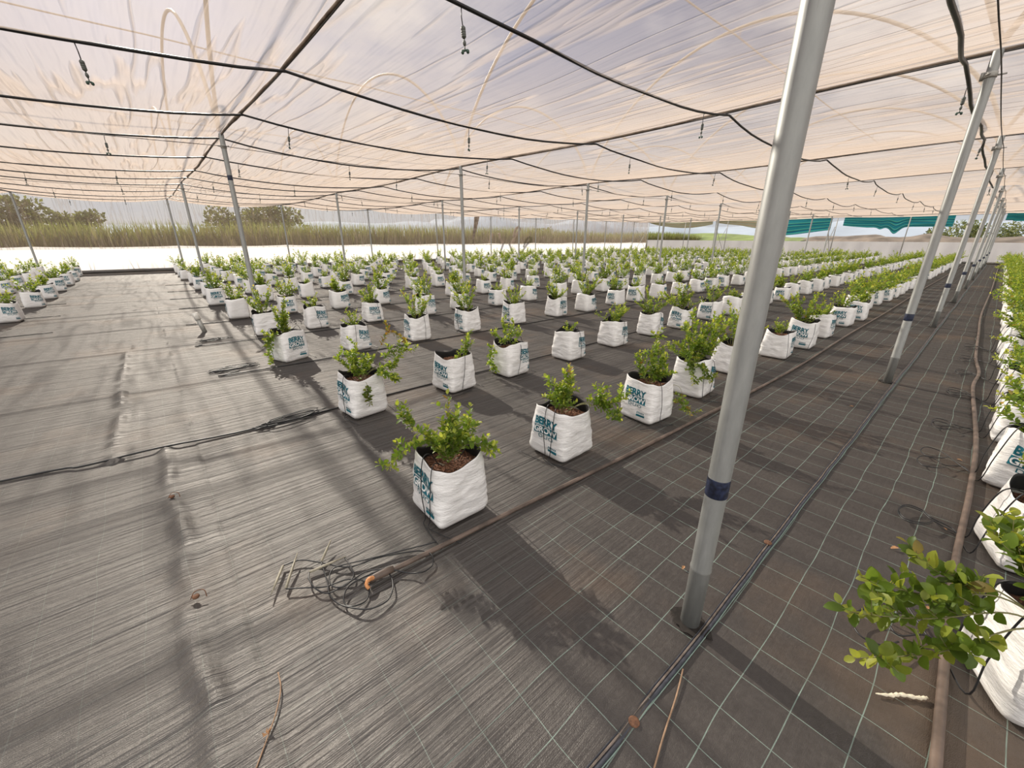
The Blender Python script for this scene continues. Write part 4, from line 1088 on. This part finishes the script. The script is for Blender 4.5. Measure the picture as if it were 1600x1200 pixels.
def curtain(y0, y1, top, bot, m, label, seed, n=70, rows=22):
    V = []; C = []; x = END_X-0.22
    for i in range(n):
        t = i/(n-1); y = y0+(y1-y0)*t; zt, zb = top(t), bot(t)
        for j in range(rows+1):
            k = j/rows
            fold = 0.09*((j % 2)*2-1)*min(1, 8*k)*min(1, 8*(1-k)+.3)*(0.7+.5*float(vnoise(np.array([y*.6]), np.array([j*.7]), seed)[0]))
            V.append((x+fold, y, zb+(zt-zb)*k+0.03*float(vnoise(np.array([y*.9]), np.array([k*5.0]), seed+1)[0])))
            C.append((k*2.3, k*2.3, k*2.3, 1))
    K = rows+1; F = [(i*K+j, (i+1)*K+j, (i+1)*K+j+1, i*K+j+1) for i in range(n-1) for j in range(rows)]
    mb = MB(); mb.add(V, F, 0, np.array(C)); o = mb.obj('rolled_shade_cloth', m)
    tag(o, label, 'curtain', 'rolled cloths at the far end'); return o
curtain(8.97, 13.1, lambda t: 2.99, lambda t: 2.12-0.42*min(1, t*1.4), M_TEAL, 'teal striped shade cloth hanging from the far eave, left of the gap', 51)
curtain(2.5, 8.25, lambda t: 2.985, lambda t: 2.22+0.16*max(0, t-.75)*4-0.42*exp(-((t-.48)/.05)**2)-.12*exp(-((t-.62)/.03)**2), M_TEAL, 'long teal striped shade cloth behind the receding aisle poles', 53)
curtain(-6.0, 0.35, lambda t: 2.985, lambda t: 2.55-0.1*sin(3*t), M_TEAL, 'teal striped shade cloth at the far right edge', 55)
curtain(17.9, 24.3, lambda t: 2.95+0.05*cos(t*6), lambda t: 2.38+.5*(2*abs(t-.42))**2.0*.8, M_CREAM, 'cream striped cloth swag in the far corner by the brown net', 57)
curtain(13.2, 17.6, lambda t: 2.98, lambda t: 2.15+.65*t, M_CREAM, 'cream and green striped cloth swag behind the nearest pole', 59)
EP = [24.3, 20.4, 16.5, 12.5, 8.62, 4.6, 0.6]
for i, y in enumerate(EP):
    p = tag(empty('end_post', (END_X-0.35, y, 0)), f'slim grey post by the far white skirt, {ordn(i)} from the brown net corner', 'post', 'far end posts')
    mb = MB(); mb.tube([(0, 0, 0), (0, 0, 2.9)], .03, 8); mb.obj('shaft', M_GALV2, p)
    if i in (0, 2, 4):
        mb = MB(); mb.tube([(-.02, .05, 2.3), (-2.2, .05, .05)], .022, 6); mb.obj('brace', M_GALV2, p)
        mb = MB(); mb.tube([(-2.2, -.05, 2.2), (-.02, -.05, .1)], .018, 6); mb.obj('brace', M_GALV2, p)

# ------------------------------------------------------------------ outside: cane crop, trees, banks, hills
def grass_mat(name, tl=.35): return leaf_mat(name, tl, .6)
M_CANE = grass_mat('cane_leaf')
def cane_strip(name, x0, x1, y0, y1, h, n, seed, label, along='x', cols=((.13, .095, .06), (.15, .165, .05), (.21, .27, .075))):
    r = np.random.RandomState(seed); mb = MB()
    a = r.uniform(x0, x1, n); b = y0+(y1-y0)*r.rand(n)**1.5
    hh = h*(.80+.2*r.rand(n))*(.94+.10*vnoise(a*.15, a*0, seed))
    hh *= np.where(r.rand(n) < .45, r.uniform(.3, .8, n), 1)
    az = r.uniform(0, 6.28, n); lean = r.uniform(.05, .35, n); w = r.uniform(.02, .045, n)
    base = np.stack([a, b, np.zeros(n)-.05], -1)
    d = np.stack([np.cos(az), np.sin(az), az*0], -1); s = np.stack([-np.sin(az), np.cos(az), az*0], -1)
    mid = base+d*(lean*hh*.15)[:, None]; mid[:, 2] += hh*.6
    tip = base+d*(lean*hh*.8)[:, None]; tip[:, 2] += hh*(1-lean*.25)
    V = np.stack([base-s*w[:, None], base+s*w[:, None], mid-s*w[:, None], mid+s*w[:, None], tip], 1).reshape(-1, 3)
    F = []
    for i in range(n): F += [(i*5, i*5+1, i*5+3, i*5+2), (i*5+2, i*5+3, i*5+4)]
    c0, c1, c2 = [np.array(c) for c in cols]; k = r.rand(n)[:, None]
    C = np.stack([c0*np.ones((n, 3)), c0*np.ones((n, 3)), c0+(c1-c0)*(.15+.5*k), c0+(c1-c0)*(.15+.5*k), c1+(c2-c1)*k], 1).reshape(-1, 3)
    C = np.concatenate([C, np.ones((len(C), 1))], 1)
    mb.add(V, F, 0, C); return tag(mb.obj(name, M_CANE), label, 'crop', None, 'stuff')
cane_strip('cane_crop', -22, 60, 28.2, 31.5, 2.7, 24000, 1, 'strip of tall green cane with brown stems beyond the back net')
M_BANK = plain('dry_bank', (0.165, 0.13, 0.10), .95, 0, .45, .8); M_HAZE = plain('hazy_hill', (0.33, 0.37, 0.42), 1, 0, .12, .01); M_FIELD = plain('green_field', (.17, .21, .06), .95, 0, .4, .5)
def ridge(name, pts, width, m, seed, amp=.2, fq=.3):
    """low bank running along a line of (x, y, height)"""
    P = smooth_path(pts, 14); V = []; K = 9
    T = np.gradient(P[:, :2], axis=0); T /= np.linalg.norm(T, axis=1)[:, None]
    for i, p in enumerate(P):
        nrm = np.array((-T[i][1], T[i][0]))
        for j in range(K):
            u = -1+2*j/(K-1); q = p[:2]+nrm*u*width
            z = p[2]*(1-u*u)*(1+amp*float(vnoise(np.array([i*fq]), np.array([u*2+5]), seed)[0]))-.06
            V.append((q[0], q[1], z))
    F = [(i*K+j, (i+1)*K+j, (i+1)*K+j+1, i*K+j+1) for i in range(len(P)-1) for j in range(K-1)]
    mb = MB(); mb.add(V, F); o = mb.obj(name, m); o['kind'] = 'structure'; return o
ridge('terrain_bank', [(58, -20, 1.9), (58, -5, 2.0), (58, 4, 1.9), (59, 10, 1.75), (60, 16, 1.6), (62, 22, 1.3)], 5, M_BANK, 61)
ridge('terrain_field', [(60, 14, 1.5), (64, 24, 2.0), (66, 34, 2.2), (66, 46, 2.1), (66, 60, 1.9)], 10, M_FIELD, 62, .1)
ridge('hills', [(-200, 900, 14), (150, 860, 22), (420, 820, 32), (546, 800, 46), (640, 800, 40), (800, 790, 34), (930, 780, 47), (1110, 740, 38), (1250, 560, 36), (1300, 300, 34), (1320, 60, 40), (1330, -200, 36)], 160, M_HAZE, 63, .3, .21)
def tree(name, x, y, h, w, label, seed, cols, trunk=True, n=2600, dens=.55, group='trees outside'):
    r = np.random.RandomState(seed); o = tag(empty(name, (x, y, 0)), label, 'tree', group)
    cl = [((-.8+1.6*(q+r.rand())/20)*w, r.uniform(-.4, .4)*w, h*(.36+.48*r.rand()), w*r.uniform(.24, .42)) for q in range(20)]
    P = []; D = []
    for i in range(n):
        cx, cy, cz, cr = cl[r.randint(len(cl))]; d = r.normal(size=3); d /= np.linalg.norm(d)
        P.append((cx+d[0]*cr*r.rand()**.4, cy+d[1]*cr*r.rand()**.4, max(.3, cz+d[2]*cr*.75*r.rand()**.4))); D.append(d+r.normal(size=3)*.6)
    P = np.array(P); P[:, 2] = np.minimum(P[:, 2], h*1.02); c = np.array(cols[0])+(np.array(cols[1])-np.array(cols[0]))*r.rand(n, 1)
    mb = MB(); add_leaves(mb, P, np.array(D), r.normal(size=(n, 3)), np.full(n, .34)*(.6+.7*r.rand(n))*h/4.5, c, LEAF_LO); mb.obj('crown', M_LEAF, o)
    if trunk:
        mb = MB(); mb.tube(smooth_path([(0, 0, -.1), (.1, 0, h*.25), (.05, .1, h*.6)], 5), np.linspace(.16, .06, 11), 8); mb.obj('trunk', M_BARK, o)
    return o
DARKG = ((.05, .065, .025), (.12, .14, .05))
tree('broad_tree', 10.4, 55, 4.9, 4.6, 'broad round tree beyond the back net left of centre', 77, DARKG, True, 4200)
tree('dark_tree', -8.2, 52, 4.6, 3.0, 'dark tree behind the far left pole beyond the back net', 72, DARKG, True, 3000)
tree('dark_tree', -4.2, 54, 3.7, 2.2, 'lower dark bush right of the tree behind the far left pole', 73, DARKG, True, 2400)
tree('dark_tree', 23.5, 60, 2.9, 1.0, 'tiny dark shrub top above the cane crop near centre', 74, DARKG, True, 500)
tree('dark_tree', 45.5, 45, 3.0, 1.7, 'rounded olive shrub beyond the far net corner', 78, ((.10, .11, .04), (.2, .2, .08)), True, 1200)
for i, (yy, h, w) in enumerate(((-3.0, 3.6, 2.6), (.2, 3.0, 2.4), (3.4, 3.3, 2.4), (6.4, 2.8, 2.0), (-7.5, 4.2, 3.0))):
    tree('scrub_tree', 64+i*6, yy, h*(1+.06*i), w, f'grey-green scrub tree on the far right bank, {ordn(i)} of the five'.replace('first of the five', 'just right of the aisle poles'), 80+i, ((.08, .10, .05), (.17, .19, .09)), True, 1500, .5, 'scrub on the far bank')
# torn darker net strip, and added tubes imitating dark fold and shadow shapes
mb = MB(); V = []
for i in range(12):
    t = i/11; z = 2.86-1.55*t; wd = .42*(1-.55*t); cx = 18.1-.35*t
    for j in range(5): V.append((cx+wd*(j/4-.5), BACK_Y-.07-.05*sin(j*1.7+t*4), z))
mb.add(V, [(i*5+j, i*5+5+j, i*5+6+j, i*5+1+j) for i in range(11) for j in range(4)])
tag(mb.obj('hanging_net_strip', M_HEM), 'brown torn net strip hanging from the eave at the back wall', 'net strip')
bs = tag(empty('net_mark_stand_in', (21.4, 26.0, 0)), 'three dark bent stand-in shapes outside the back net near centre', 'stand-in')
for P in ([(-1.3, 0, 0), (-1.05, .1, .9), (-.75, 0, 1.75)], [(.5, 0, 0), (.35, .1, .9), (-.15, 0, 1.75)], [(1.0, 0, 0), (1.15, 0, .9), (1.75, 0, 1.75), (2.15, .1, 2.05), (2.0, .1, 2.25), (1.6, 0, 2.05), (1.35, 0, 1.5)]):
    mb = MB(); mb.tube(smooth_path(P, 6), .09, 8); mb.obj('stem', M_BARK, bs)  # tube added in place of a dark mark on the net
